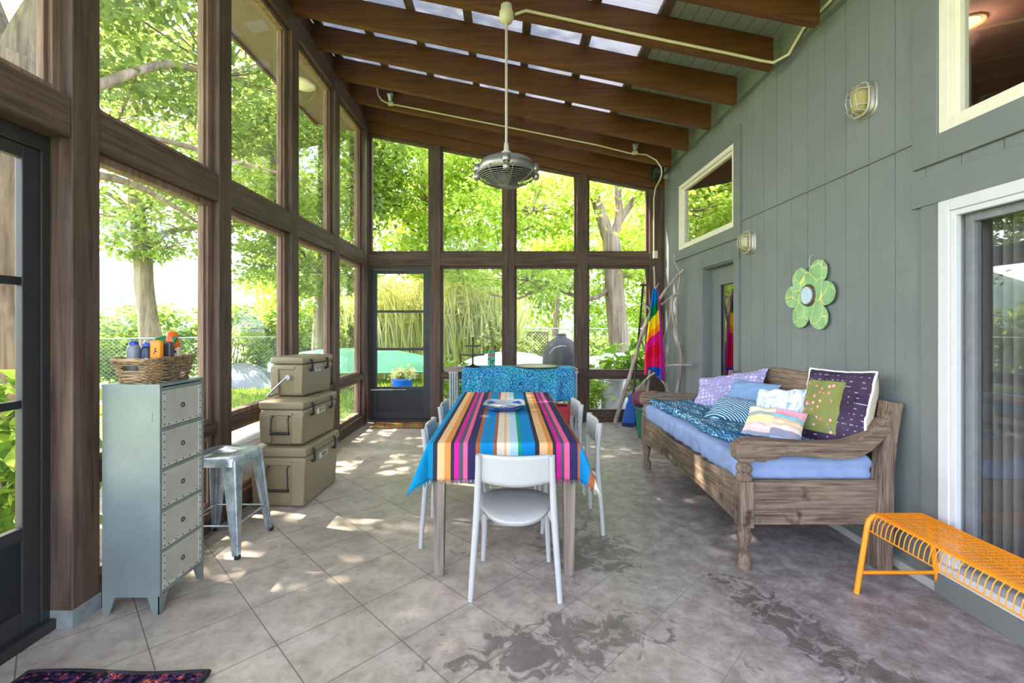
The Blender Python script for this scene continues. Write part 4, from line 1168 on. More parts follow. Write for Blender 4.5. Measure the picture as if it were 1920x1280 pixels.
bulk('caged bulkhead lamp high on the green wall near the upper right window', 2.945, 2.885)
bulk('caged bulkhead lamp beside the recessed door, under the flashing strip', 4.35, 2.225)

# ---- ceiling fan
FN = thing('ceiling_fan', 'caged silver fan hanging on a long rod over the table', 'fan', (0, 3.72, zr(0)-.02))
fx, fy = -.002, 3.72; z0 = zr(0)
m = MB(); m.lathe([(.03,.02),(.045,.015),(.048,-.03),(.058,-.04),(.060,-.09),(.05,-.11),(.038,-.125),(.0,-.128)], (fx, fy, z0), 24); m.build('canopy', M['conduit'], FN)
MB().tube([(fx, fy, z0-.10), (fx, fy, 2.86)], .0115, 10).build('downrod', plain('beige_rod', (196,184,168), .4, .3), FN)
SIL = plain('brushed_silver', (150,146,136), .35, .75, .1)
m = MB(); m.lathe([(.018,2.92),(.022,2.86),(.04,2.845),(.045,2.80),(.05,2.785)], (fx, fy, 0), 20); m.build('coupling', plain('beige_collar', (200,186,172), .5), FN)
m = MB(); m.lathe([(.05,2.79),(.16,2.785),(.205,2.765),(.225,2.735),(.228,2.665),(.215,2.66),(.21,2.735),(.15,2.76),(.05,2.765)], (fx, fy, 0), 40); m.build('housing', SIL, FN)
m = MB()
for i in range(15):
    t = i/14; r = .245-.20*t**1.0; z = 2.655-.085*math.sin(t*PI/2)**.8
    m.tube([(fx+r*math.cos(2*PI*q/36), fy+r*math.sin(2*PI*q/36), z) for q in range(36)], .0032, 5, closed=True)
for i in range(4):
    z = 2.668+.0*i; 
for a in range(8):
    an = a*PI/4+.2
    m.tube([(fx+r_*math.cos(an), fy+r_*math.sin(an), z_) for r_, z_ in ((.225,2.69),(.247,2.655),(.20,2.612),(.13,2.582),(.05,2.569))], .0038, 5)
m.build('guard', SIL, FN)
MB().lathe([(0,2.566),(.05,2.566),(.052,2.576),(0,2.58)], (fx, fy, 0), 24).build('hub_cap', SIL, FN)
MB().lathe([(.0,2.60),(.07,2.60),(.075,2.72),(0,2.73)], (fx, fy, 0), 24).build('motor', M['black'], FN)
m0 = None
for i in range(5):
    an = i*2*PI/5; m = MB(); c, s = math.cos(an), math.sin(an)
    def bl(u, v, c=c, s=s):
        r = .07+.13*u; w = (-.045+.09*v)*(1+.3*u); return (fx+r*c-w*s, fy+r*s+w*c, 2.645+w*.35)
    m.grid(4, 4, bl); m.build('blade', M['black'], FN, solid=.003)
for an in (0, PI/2, PI, 1.5*PI):
    c, s = math.cos(an), math.sin(an); m = MB()
    m.lathe([(.026,-.03),(.032,-.02),(.032,.02),(.024,.03)], (fx+.235*c, fy+.235*s, 2.715), 12)
    m.lathe([(.02,-.03),(.028,-.02),(.028,.015),(.02,.025)], (fx+.24*c, fy+.24*s, 2.65), 12); m.bar((fx+.235*c, fy+.235*s, 2.63), (fx+.235*c, fy+.235*s, 2.73), .03, .022)
    m.build('mount_bracket', SIL, FN)

# ---- conduits and small lamps on the rafters
def conduit(label, pts, r=.011):
    o = MB().tube(pts, r, 8).build('conduit', M['conduit']); tag(o, label, 'conduit', 'painted conduits under the roof'); return o
yy = RY[9]-.012
conduit('cream conduit along the rafter from the fan to the green frieze', [(fx+.072, yy-.03, z0-.04), (.16, yy, zr(.12)+.035), (1.0, yy, zr(1.0)+.035), (1.9, yy, zr(1.9)+.035), (2.1, yy, zr(2.1)+.03), (2.2, yy-.02, zr(2.2)+.02), (2.265, yy-.12, zr(2.2)+.03), (2.27, yy-.3, 3.70), (2.27, yy-1.2, 3.72), (2.27, 1.2, 3.74)], .012)
yy = RY[13]-.012
A_ = [at(707,166,yy), at(709,178,yy), at(716,188,yy), at(728,194,yy), at(760,200,yy), at(960,240,yy), at(1120,272,yy), at(1180,287,yy), at(1212,290,yy), at(1230,300,yy), at(1240,314,yy), at(1241,326,yy), at(1237,338,yy+.22), at(1229,352,D-.045), at(1226,372,D-.03), at(1226,470,D-.03)]
conduit('cream conduit along the last rafter down to the box on the corner post', A_, .010)
def spot(label, p, d):
    t = thing('spot_lamp', label, 'lamp', p, group='small spot lamps on the last rafter')
    m = MB(); m.box((p[0]-.035, p[1]-.03, p[2]-.03), (p[0]+.035, p[1]+.012, p[2]+.01)); m.build('junction_box', M['conduit'], t, bevel=.004)
    m = MB(); a = Vector(p) + Vector((0,-.03,.02)); b = a + Vector(d)
    m.tube([a, a + (b-a)*.5, b], [.024, .032, .045], 14); m.build('lamp_head', M['galv'], t); return t
spot('small spot lamp on the far rafter, near the glazed wall', at(733, 194, yy-.01), (.01, -.05, .07))
spot('small spot lamp on the far rafter, near the green wall', at(1190, 286, yy-.01), (-.01, -.05, .07))
o = thing('outdoor_speaker', 'black speaker in the corner under the beam, by the green wall', 'speaker', (2.17, 6.45, 3.58))
m = MB(); m.add([Vector(p) + Vector((2.15, 6.5, 3.62)) for p in soft_box((.15,.17,.21), .02, 5)[0]], soft_box((.15,.17,.21), .02, 5)[1], True); m.build('cabinet', M['black'], o)
MB().lathe([(.055,0),(.058,-.004),(.03,-.012),(0,-.014)], (2.15, 6.415, 3.62), 20, axis='y').build('grille', plain('speaker_grille', (60,60,60), .8), o)
o = thing('switch_box', 'small grey box on the corner post where the conduit ends', 'box', (2.19, D-.01, 2.43))
MB().box((2.165, D-.05, 2.42), (2.225, D-.002, 2.53)).build('box_body', M['conduit'], o, bevel=.004); MB().lathe([(.01,-.062),(.01,-.05)], (2.195, D, 2.475), 10, axis='y').build('knob', M['galv'], o)

# ---- buffet table at wall_back
BT = thing('buffet_table', 'narrow plank table on pipe legs against the back windows', 'table', (.06, 6.47, 0))
m = MB()
for i in range(3): m.box((-.86, 6.27+i*.142, .79), (.985, 6.405+i*.142, .835))
m.build('tabletop', M['grey_x'], BT, bevel=.004)
for x in (-.78, .90):
    for dx in (0, .065):
        for y in (6.32, ):
            MB().tube([(x+dx, y, 0), (x+dx, y, .79)], .018, 10).build('leg', M['galv'], BT)
    for dx in (0, .065): MB().tube([(x+dx, 6.62, 0), (x+dx, 6.62, .79)], .018, 10).build('leg', M['galv'], BT)
    MB().box((x-.03, 6.30, .775), (x+.095, 6.64, .79)).build('leg_plate', M['galv'], BT)
def batik():
    k = NT('teal_batik'); v = k.coord('Object')
    vo = k.n('ShaderNodeTexVoronoi'); vo.inputs['Scale'].default_value = 9.0; vo.inputs['Randomness'].default_value = .35; k.l(v, vo.inputs['Vector'])
    rg = k.math('SINE', k.math('MULTIPLY', vo.outputs['Distance'], 30)); n = k.noise(v, 3, 3, .6); n2 = k.noise(v, 60, 2, .6)
    base = k.ramp(n, [(.3, lin((36,110,170))), (.5, lin((44,156,190))), (.68, lin((50,166,164)))])
    col = k.mix(k.math('MULTIPLY', k.ramp(rg, [(.2,(0,0,0,1)),(.9,(1,1,1,1))]), .85), base, lin((26,60,120)))
    col = k.mix(k.math('MULTIPLY', k.math('GREATER_THAN', n2, .58), .6), col, lin((160,214,226)))
    k.bsdf(col, .85, 0, k.bump(k.noise(v, 8, 3, .6), .3, .01), .2); return k.m
bc = thing('buffet_cloth', 'teal batik cloth hanging over the front of the plank table', 'tablecloth', (.17, 6.4, .84))
def bcl(u, v):
    x = -.615+1.55*u; L = .40+.055*u; tot = .42+L; s = v*tot
    if s < .42: return (x, 6.685-s, .843)
    d = s-.42; w = .010*math.sin(x*19+1.5)*min(1, d*5) + .006*math.sin(x*47)*min(1, d*4)
    return (x+.01*d*(1 if u > .5 else -1), 6.262-w-.008-.02*d, .843-d)
MB().grid(90, 40, bcl).build('cloth', batik(), bc, solid=.003)
# two-tier stand
cs = thing('tiered_stand', 'dark two tiered wire stand on the left of the teal cloth', 'cake stand', (-.48, 6.45, .846))
m = MB().lathe([(.115,0),(.11,.008),(.05,.018),(.014,.035),(.012,.05)], (-.48, 6.45, .846), 28); m.build('base', M['black'], cs)
MB().tube([(-.48,6.45,.88),(-.48,6.45,1.19),(-.48,6.45,1.235)], [.0125,.0125,.014], 10).build('stem', M['black'], cs)
for z, r in ((1.01,.165),(1.135,.115)):
    m = MB(); m.lathe([(0,z),(r,z),(r+.004,z+.012),(r,z+.006),(0,z+.004)], (-.48,6.45,0), 32); m.build('tier', M['black'], cs)
MB().lathe([(0,.0),(.014,.01),(.018,.026),(.01,.04),(0,.045)], (-.48,6.45,1.225), 14).build('finial', M['black'], cs)
gb = thing('tea_tin', 'tall patterned green tin standing on the teal cloth', 'tin', (-.215, 6.44, .846))
k = NT('green_pattern'); col = k.ramp(k.noise(k.coord(), 40, 3, .6), [(.42, lin((20,70,64))), (.52, lin((30,140,110))), (.62, lin((120,190,150)))]); k.bsdf(col, .5)
MB().box((-.265, 6.395, .846), (-.165, 6.485, 1.085)).build('tin_body', k.m, gb, bevel=.005)
MB().box((-.258, 6.3935, 1.0), (-.172, 6.3955, 1.03)).build('red_band', plain('red_band', (170,60,56), .5), gb)
ry_ = thing('round_tray', 'flat round dark rimmed tray on the right of the teal cloth', 'tray', (.43, 6.46, .846))
MB().lathe([(0,.004),(.30,.004),(.318,.014),(.325,.014),(.315,0),(0,0)], (.43,6.47,.846), 44).build('tray_dish', plain('dark_tray', (58,56,52), .4), ry_); MB().lathe([(0,.0045),(.28,.0045),(.28,.0065),(0,.0065)], (.43,6.47,.846), 44).build('tray_inlay', plain('tan_inlay', (176,164,132), .5), ry_)
rc = thing('red_crate', 'red crate on the floor under the plank table', 'crate', (.72, 6.45, 0))
m = MB(); m.box((.50,6.30,0),(.88,6.6,.02)); m.box((.50,6.30,.02),(.52,6.6,.30)); m.box((.86,6.30,.02),(.88,6.6,.30)); m.box((.52,6.30,.02),(.86,6.32,.30)); m.box((.52,6.58,.02),(.86,6.6,.30)); m.build('crate_body', plain('red_plastic', (176,34,48), .5), rc, bevel=.006)
MB().tube([(.62,6.40,.30),(.74,6.42,.37),(.80,6.44,.38)], .018, 8).build('handle', M['white_plastic'], rc)

# ---- branch rack in the corner, its towel and the paddle
TW = wood('driftwood', (120, 104, 92), (190, 176, 162), 'z', .85, .8)
BR = thing('branch_rack', 'rack of bare driftwood branches in the corner by the green wall', 'coat rack', (2.0, 6.3, 0))
def branch(px, ys_, r0, r1, name='branch'):
    n = len(px); pts = [at(p[0], p[1], ys_[0]+(ys_[1]-ys_[0])*i/(n-1)) for i, p in enumerate(px)]
    # smooth
    out = []
    for i in range(n-1):
        a, b, c, d = pts[max(i-1,0)], pts[i], pts[i+1], pts[min(i+2,n-1)]
        for q in range(5):
            t = q/5; out.append(.5*((2*b)+(-a+c)*t+(2*a-5*b+4*c-d)*t*t+(-a+3*b-3*c+d)*t**3))
    out.append(pts[-1])
    out = [p + Vector((noise.noise(p*6), 0, noise.noise(p*6+Vector((9,0,0)))))*.006 for p in out]
    N = len(out)
    return MB().tube(out, [(r0+(r1-r0)*i/(N-1))*(1+.14*noise.noise(Vector((i*.7, r0*99, 0)))) for i in range(N)], 9).build(name, TW, BR)
branch([(1153,792),(1173,730),(1188,679.5),(1201,634),(1218,592),(1242,553),(1264,525),(1282.6,505)], (6.58, 5.80), .031, .017)
branch([(1270,812),(1270,741),(1274,707.6),(1277,674),(1271,634.5),(1261.5,595),(1260,567),(1271,541.6),(1275,513.5),(1264,489.5),(1265.7,477)], (6.0, 6.0), .027, .010)
branch([(1258.7,558.5),(1254.5,606),(1244.6,640),(1251.6,679.5)], (6.02, 6.06), .017, .012)
branch([(1240,571),(1260,555.7),(1274,550)], (6.1, 5.9), .014, .010)
branch([(1240,686),(1271,683.7),(1298,684.2)], (6.03, 5.55), .014, .010)
branch([(1170,743),(1198,727),(1218,705),(1246,688)], (6.5, 6.1), .024, .014)
branch([(1230,698),(1246,720),(1262,745)], (6.12, 6.05), .015, .012)
branch([(1226,499.5),(1227.7,538.8),(1226,600),(1218,700),(1206,800)], (6.32, 6.3), .012, .024)
branch([(1205,567),(1213,574),(1220.7,584)], (6.45, 6.3), .013, .011)
branch([(1203,640),(1208,655),(1214,668)], (6.45, 6.35), .014, .010)
branch([(1226,548),(1231,538),(1236,530)], (6.3, 6.3), .010, .008)
def rainbow():
    k = NT('rainbow_terry'); uv = k.n('ShaderNodeUVMap'); s = k.sep(uv.outputs[0])
    c = lambda *x: lin(x)
    t = k.math('ADD', s[1], k.math('MULTIPLY', k.math('SUBTRACT', s[0], .5), .16))
    col = k.ramp(t, [(0, c(0,120,190)), (.165, c(20,120,60)), (.30, c(250,215,30)), (.455, c(250,150,30)), (.535, c(226,30,130)), (.66, c(222,24,60)), (.80, c(230,30,90)), (.93, c(30,90,190))], 'CONSTANT')
    col = k.mix(k.math('GREATER_THAN', s[0], .86), col, c(150,30,120))
    k.bsdf(col, .95, 0, k.bump(k.noise(k.coord(), 150, 2, .5), .4, .004), .1); return k.m
TWL = thing('beach_towel', 'rainbow striped towel hanging from the branch rack', 'towel', at(1228, 545, 5.92))
def twl(u, v):
    yv = 541 + 163*v; half = 4 + 14*min(1, v*1.3)**.8; c = 1229 - 1*v
    px = c + (u*2-1)*half
    p = at(px, yv - (10*math.sin(u*PI*1.5)*(v**3)) , 5.92)
    dep = .035*math.sin(u*2*PI*2.2+.8)*min(1, .25+v) + .02*math.sin(u*2*PI*5)*v
    return p + Vector((0, -dep + .06*v, 0))
MB().grid(48, 60, twl).build('towel_cloth', rainbow(), TWL, solid=.006)
PD = thing('paddle', 'long black paddle with a blue blade leaning by the branch rack', 'paddle', at(1178, 806, 6.20))
pa, pb, pc = at(1206, 535, 6.62), at(1187, 742, 6.30), at(1178, 806, 6.20)
MB().tube([pa, pb], .0135, 10).build('shaft', M['black'], PD)
m = MB(); m.tube([pa + Vector((-.045,0,.006)), pa + Vector((.045,0,.006))], .014, 8); m.build('grip', M['black'], PD)
dv_ = (pc-pb); prof = [(-.035,0),(.055,0.05),(.07,.25),(.078,.8),(.06,.96),(-.09,.93),(-.10,.8),(-.075,.3)]
m = MB(); fr = [pb - dv_*.05 + dv_*1.0*t + Vector((x, -.0, 0)) for x, t in prof]
n = len(prof); back = [p + Vector((0,.014,.004)) for p in fr]
m.add(fr+back, [tuple(range(n)), tuple(range(n, 2*n))[::-1]] + [(i, n+i, n+(i+1)%n, (i+1)%n) for i in range(n)]); m.build('blade', plain('blue_blade', (44,96,176), .5), PD, bevel=.004)
fr2 = [pb - dv_*.05 + dv_*t + Vector((x, -.003, 0)) for x, t in ((.075,.86),(.058,.975),(-.092,.945),(-.10,.83))]
m = MB(); b2 = [p + Vector((0,.022,.004)) for p in fr2]; m.add(fr2+b2, [(0,1,2,3),(7,6,5,4),(0,4,5,1),(1,5,6,2),(2,6,7,3),(3,7,4,0)]); m.build('blade_tip', plain('navy_tip', (36,36,70), .5), PD)
# toys behind the daybed end
tub = thing('toy_tub', 'green plastic tub behind the end of the daybed', 'tub', (1.80, 5.78, 0))
MB().lathe([(.12,0),(.13,.01),(.165,.38),(.172,.385),(.172,.40),(.155,.39),(.122,.03),(0,.028)], (1.80,5.78,0), 28).build('tub_body', plain('green_plastic', (30,110,80), .5), tub); MB().lathe([(.168,.365),(.176,.37),(.176,.397),(.168,.40)], (1.80,5.78,0), 28).build('tub_rim', plain('dark_green_plastic', (22,84,62), .5), tub)
def ball(label, c, r, m1, m2):
    t = thing('ball', label, 'ball', c); m = MB(); m.lathe([(r*math.sin(PI*i/16), -r*math.cos(PI*i/16)) for i in range(17)], c, 24); m.build('ball_skin', m1, t)
    m = MB()
    for an in (0, PI/2): m.tube([(c[0]+r*1.005*math.cos(q*PI/18)*math.cos(an), c[1]+r*1.005*math.cos(q*PI/18)*math.sin(an), c[2]+r*1.005*math.sin(q*PI/18)) for q in range(36)], r*.03, 5, closed=True)
    m.build('seam', m2, t)
ball('orange ball peeping over the daybed end', (1.84, 5.73, .49), .12, plain('orange_rubber', (236,84,24), .6), M['rubber'])
ball('dark and pink ball beside the orange one', (1.735, 5.86, .485), .115, plain('maroon_rubber', (96,36,50), .6), plain('pink_seam', (206,90,110), .5))
bb = thing('beach_bag', 'blue cloth bag slumped behind the paddle', 'bag', (1.96, 6.46, 0))
m = MB(); vs, fs = soft_box((.30,.2,.42), .08, 10, .02, 4, 5); m.add([Vector(p)+Vector((1.92,6.48,.225)) for p in vs], fs, True); m.build('bag_body', fabric('blue_canvas', (44,74,140), .15), bb)
MB().tube([(1.84,6.42,.40),(1.86,6.38,.50),(1.96,6.38,.51),(1.98,6.42,.41)], .009, 8).build('strap', plain('teal_strap', (30,120,120), .7), bb)

# ---- mats
def braid():
    k = NT('braided_rag'); v = k.coord('Object'); s = k.sep(v)
    fr = k.math('FRACT', k.math('DIVIDE', s[1], .022)); a = k.math('SINE', k.math('ADD', k.math('MULTIPLY', s[0], 190), k.math('MULTIPLY', k.math('FLOOR', k.math('DIVIDE', s[1], .022)), 2.1)))
    n = k.noise(k.coord('Object', (34, 44, 30)), 1, 1, .5); n2 = k.noise(k.coord('Object', (50, 44, 30), loc=(7,2,1)), 1, 1, .5)
    col = k.ramp(n, [(.40, lin((22,18,28))), (.46, lin((70,44,90))), (.52, lin((24,20,26))), (.58, lin((170,66,90))), (.64, lin((36,30,34))), (.70, lin((200,120,60)))], 'CONSTANT')
    k.bsdf(col, .95, 0, k.bump(k.math('ADD', k.math('MULTIPLY', a, .5), k.math('ABSOLUTE', k.math('SUBTRACT', fr, .5))), .8, .012), .1); return k.m
rg = thing('braided_rug', 'dark braided rag rug at the bottom left of the floor', 'rug', (-1.58, 1.45, 0))
m = MB(); 
def rgf(u, v):
    e = .006*noise.noise(Vector((u*9, v*9, 1))); return (-1.95+.73*u+e, 1.0+.855*v+.008*math.sin(u*7), .013+.004*noise.noise(Vector((u*30, v*30, 0))))
m.grid(60, 60, rgf).build('rug_field', braid(), rg, solid=.014)
m = MB(); pe = [rgf(u/30, 0) for u in range(31)] + [rgf(1, v/30) for v in range(1, 31)] + [rgf(u/30, 1) for u in range(29, -1, -1)] + [rgf(0, v/30) for v in range(29, 0, -1)]
m.tube(pe, .012, 6, closed=True); m.build('border', plain('dark_rag', (34,28,34), .95), rg)
k = NT('striped_doormat'); s = k.sep(k.coord('Object'))
col = k.ramp(k.math('FRACT', k.math('MULTIPLY', k.math('ADD', s[0], k.math('MULTIPLY', s[1], .25)), 3.6)), [(0, lin((150,110,58))), (.22, lin((104,100,56))), (.36, lin((160,90,56))), (.62, lin((120,124,72))), (.8, lin((170,120,60)))], 'CONSTANT')
k.bsdf(col, .95, 0, k.bump(k.noise(k.coord(), 120, 2, .5), .6, .006), .1)
dm = thing('doormat', 'striped brown and green doormat at the far screen door', 'mat', (-1.55, 6.52, 0))
MB().box((-1.92, 6.32, 0), (-1.16, 6.70, .012)).build('mat_pile', k.m, dm, bevel=.004)
m = MB().box((-1.93, 6.312, 0), (-1.92, 6.708, .014)); m.box((-1.16, 6.312, 0), (-1.15, 6.708, .014)); m.box((-1.92, 6.312, 0), (-1.16, 6.32, .014)); m.box((-1.92, 6.70, 0), (-1.16, 6.708, .014)); m.build('binding', plain('brown_binding', (96,74,44), .9), dm)
# ================================================================== OUTDOORS
def lawn_mat():
    k = NT('lawn_grass'); v = k.coord('Object'); n = k.noise(v, 1.2, 6, .7); n2 = k.noise(k.coord('Object', (40, 40, 10)), 1, 3, .6)
    col = k.ramp(k.math('ADD', k.math('MULTIPLY', n, .6), k.math('MULTIPLY', n2, .4)), [(.3, lin((92,112,50))), (.55, lin((134,152,66))), (.75, lin((162,176,90)))])
    k.bsdf(col, .9, 0, k.bump(n2, .8, .03), .2); return k.m
m = MB().grid(60, 60, lambda u, v: (-70+140*u, -40+150*v, -.17 + .25*noise.noise(Vector((u*9, v*9, 0)))*min(1, abs((v*150-43)/16))))
struct(m, 'ground', lawn_mat())
m = MB().box((-2.5, D+.14, -.16), (6.5, 9.1, -.03)); struct(m, 'path', plain('patio_concrete', (186, 178, 164), .85, 0, .12, 3))
m = MB().box((-4.2, -3.5, -.16), (-2.19, D+.2, -.05)); struct(m, 'path', plain('side_gravel', (160, 148, 132), .9, 0, .2, 12))
# grass blades near the patio: nobody could count them
def blades(name, n, fn, mat, label, cat, kind='stuff', w=.008):
    P = np.array([fn() for _ in range(n)]); base, tip, side = P[:,0:3], P[:,3:6], P[:,6:9]
    mid = (base+tip)/2; mid[:,2] += .12*(tip[:,2]-base[:,2])
    V = np.empty((n*5, 3)); V[0::5] = base-side; V[1::5] = base+side; V[2::5] = mid+side*.9; V[3::5] = mid-side*.9; V[4::5] = tip
    return fastmesh(name, V, [(0,1,2,3)], [(3,2,4)], n, 5, mat)
def fastmesh(name, V, quads, tris, n, per, mat, parent=None):
    me = bpy.data.meshes.new(name)
    idx = []; st = []; tot = []
    o = np.arange(n)*per
    nl = len(quads)*4+len(tris)*3
    L = np.empty((n, nl), dtype=np.int32); c = 0; starts = []; sizes = []
    for q in quads:
        for x in q: L[:, c] = o+x; c += 1
        starts.append(c-4); sizes.append(4)
    for q in tris:
        for x in q: L[:, c] = o+x; c += 1
        starts.append(c-3); sizes.append(3)
    me.vertices.add(len(V)); me.vertices.foreach_set('co', V.astype(np.float32).ravel())
    me.loops.add(n*nl); me.loops.foreach_set('vertex_index', L.ravel())
    S = (np.arange(n)*nl)[:, None] + np.array(starts)[None, :]
    me.polygons.add(n*len(starts)); me.polygons.foreach_set('loop_start', S.ravel().astype(np.int32))
    try: me.polygons.foreach_set('loop_total', np.tile(sizes, n).astype(np.int32))
    except Exception: pass
    me.materials.append(mat); me.update(calc_edges=True)
    ob = bpy.data.objects.new(name, me); COL.objects.link(ob); BASE[ob.name] = Matrix.Identity(4)
    if parent is not None:
        inv = BASE[parent.name].inverted(); me.transform(inv); ob.parent = parent
    return ob
def leaf_arrays(C, L, droop=.25, flat=.5):
    """C: leaf centres; returns vertices of one bent leaf each (6 verts, 2 quads)."""
    n = len(C)
    a = rng.uniform(0, 2*PI, n); el = rng.normal(-droop, .45, n)
    d = np.stack([np.cos(a)*np.cos(el), np.sin(a)*np.cos(el), np.sin(el)], 1)
    up = np.stack([rng.normal(0, flat, n), rng.normal(0, flat, n), np.ones(n)], 1)
    s = np.cross(d, up); s /= np.linalg.norm(s, axis=1)[:, None]+1e-9
    nn = np.cross(s, d)
    ln = L*rng.uniform(.65, 1.3, n)[:, None]; w = ln*.27
    V = np.empty((n*6, 3))
    V[0::6] = C; V[1::6] = C+d*ln*.45+s*w; V[2::6] = C+d*ln*.45-s*w; V[3::6] = C+d*ln - nn*ln*.12
    V[4::6] = C+d*ln*.45 + nn*ln*.04; V[5::6] = C+d*ln*.8 + s*w*.55
    return V
def blob_points(c, r, n, clusters, spread, flatz=.45):
    cc = rng.normal(0, 1, (clusters, 3)); cc /= np.linalg.norm(cc, axis=1)[:, None]; cc *= rng.uniform(.35, 1, clusters)[:, None]**.5
    cc = cc*np.array(r)+np.array(c)
    k = rng.integers(0, clusters, n)
    off = rng.normal(0, spread, (n, 3)); off[:, 2] *= flatz
    return cc[k]+off, cc
def limb(m, pts, r0, r1, n=9, wob=.05):
    P = [Vector(p) for p in pts]; out = []
    for i in range(len(P)-1):
        a, b, c, d = P[max(i-1,0)], P[i], P[i+1], P[min(i+2,len(P)-1)]
        for q in range(4):
            t = q/4; out.append(.5*((2*b)+(-a+c)*t+(2*a-5*b+4*c-d)*t*t+(-a+3*b-3*c+d)*t**3))
    out.append(P[-1])
    out = [p + noise.noise_vector(p*.9)*wob for p in out]
    N = len(out)
    m.tube(out, [(r0+(r1-r0)*(i/(N-1))**.85)*(1+.08*noise.noise(out[i]*2)) for i in range(N)], n)
def tree(name, label, base, limbs, blobs, leafmat_, L, twigs=True, group=None, droop=.25, seed=0):
    """limbs: (points, r0, r1), the first the trunk; blobs: (centre, radii, leaves, clusters, spread)."""
    t = thing(name, label, 'tree', base, group=group)
    m = MB()
    limb(m, limbs[0][0], limbs[0][1], limbs[0][2], 14, .04); m.build('trunk', M['trunk'], t)
    m = MB(); allp = []
    for pts, r0, r1 in limbs[1:]: limb(m, pts, r0, r1)
    for c, r, n, k, sp in blobs:
        P, cc = blob_points(c, r, n, k, sp); allp.append(P)
        if twigs:
            for q in cc[:int(len(cc)*.35)]:
                a = Vector(c)*.5 + Vector(q)*.5 + Vector((0,0,-.15*r[2])); limb(m, [Vector(c)+Vector((0,0,-.3*r[2])), a, Vector(q)], .022, .006, 5, .12)
    if m.v: m.build('branches', M['trunk'], t)
    C = np.concatenate(allp)
    f = fastmesh('foliage', leaf_arrays(C, L, droop), [(0,1,4,2),(1,3,2,4)], [], len(C), 6, leafmat_, t)
    return t
# trees at the left, outside wall_left
tree('shade_tree', 'big old tree with a thick trunk outside the left screen door', (-5.75, 5.0, -.1),
     [([(-5.8,5.0,-.15),(-5.72,5.0,1.0),(-5.72,5.02,2.4),(-5.62,5.0,3.6),(-5.5,5.02,4.4)], .42, .27),
      ([(-5.5,5.02,4.2),(-5.75,5.0,5.0),(-6.3,5.2,6.0),(-6.6,5.3,7.5)], .19, .08), ([(-5.5,5.02,4.2),(-5.25,5.1,4.9),(-5.0,5.3,5.8),(-4.8,5.6,7.2)], .19, .08),
      ([(-5.6,5.0,3.6),(-5.3,5.9,4.55),(-5.05,6.6,5.2),(-4.9,7.3,5.5),(-4.8,8.6,5.9)], .085, .03),
      ([(-5.7,5.0,3.0),(-5.6,6.0,3.45),(-5.5,7.0,3.5),(-5.6,8.2,3.3)], .085, .03),
      ([(-5.6,5.0,3.4),(-5.0,6.2,4.0),(-4.3,7.6,4.1),(-3.9,9.0,4.2)], .06, .02)],
     [((-6.2,6.3,7.6),(2.6,2.6,1.6),7140,136,.30), ((-5.0,8.0,6.2),(1.9,2.2,1.3),6300,117,.28), ((-7.6,4.4,6.8),(2.2,2.2,1.8),3780,80,.30), ((-4.6,9.6,4.9),(1.5,1.9,1.0),4200,80,.25), ((-6.0,7.0,4.7),(1.2,1.3,.6),1764,31,.22), ((-5.4,3.4,6.4),(1.7,1.6,1.4),2940,62,.28), ((-6.0,3.4,6.0),(1.8,1.6,.9),4600,110,.26), ((-7.4,2.4,7.2),(1.9,1.8,.9),3300,110,.28), ((-6.2,1.2,5.8),(1.5,1.4,.8),2500,80,.26), ((-7.6,5.4,8.2),(2.0,1.9,.8),4000,90,.28), ((-7.2,.2,7.0),(1.7,1.6,.8),2500,80,.28), ((-6.6,-1.6,6.2),(1.8,1.6,.9),3600,80,.28)], M['leaf_shade'], .15)  # crown blobs towards the camera, mostly unseen, added to cut sun patches indoors
tree('leaning_tree', 'slender grey leaning tree between the porch and the distant hill', (-8.6, 11.0, -.1),
     [([(-8.5,11,-.2),(-8.6,11,1.0),(-8.78,11,2.2),(-8.8,11,3.3),(-8.95,11,4.6),(-8.9,11,6.4)], .26, .13),
      ([(-8.8,11,3.2),(-8.3,11.2,3.7),(-7.6,11.5,3.9),(-6.6,12,4.1)], .10, .03), ([(-8.85,11,4.0),(-9.6,11,4.6),(-10.6,10.6,4.7)], .09, .03), ([(-8.85,11,4.3),(-8.0,11.4,4.9),(-6.8,12,4.7),(-5.6,12.6,4.6)], .10, .03),
      ([(-8.9,11,5.0),(-9.4,10.4,5.8),(-9.8,9.8,6.6)], .08, .03)],
     [((-8.8,11,7.0),(2.8,2.6,1.5),5040,105,.32), ((-6.6,12.0,5.0),(1.9,1.6,.9),3360,68,.28), ((-10.8,10.2,5.3),(1.6,1.4,.7),1680,37,.28), ((-8.9,10.8,4.2),(2.3,1.2,.55),2600,60,.2), ((-8.0,10.6,3.3),(1.6,.8,.3),900,24,.16), ((-6.0,12.0,6.8),(2.0,1.4,1.2),3780,74,.3)], M['leaf'], .17)
tree('feathery_tree', 'loose feathery tree beyond the lawn, seen through the middle tall panes', (-5.0, 12.0, -.1),
     [([(-5.0,12,-.2),(-4.95,12,2.0),(-4.7,11.8,4.0),(-4.5,11.7,6.0)], .17, .07), ([(-4.8,11.9,3.2),(-4.1,11.5,4.0),(-3.6,11.2,4.4)], .07, .025), ([(-4.85,11.9,2.8),(-5.6,11.7,3.6),(-6.3,11.6,4.0)], .06, .025)],
     [((-4.4,11.6,5.1),(1.8,1.3,1.5),6000,110,.28), ((-4.9,11.2,3.0),(1.6,1.1,.9),3400,60,.26), ((-5.3,12.0,7.0),(2.0,1.4,1.4),4600,80,.3), ((-3.4,10.6,5.8),(1.1,1.1,1.2),3600,60,.26), ((-6.3,11.4,4.6),(1.2,1.0,.8),2600,44,.25)], M['leaf'], .16)
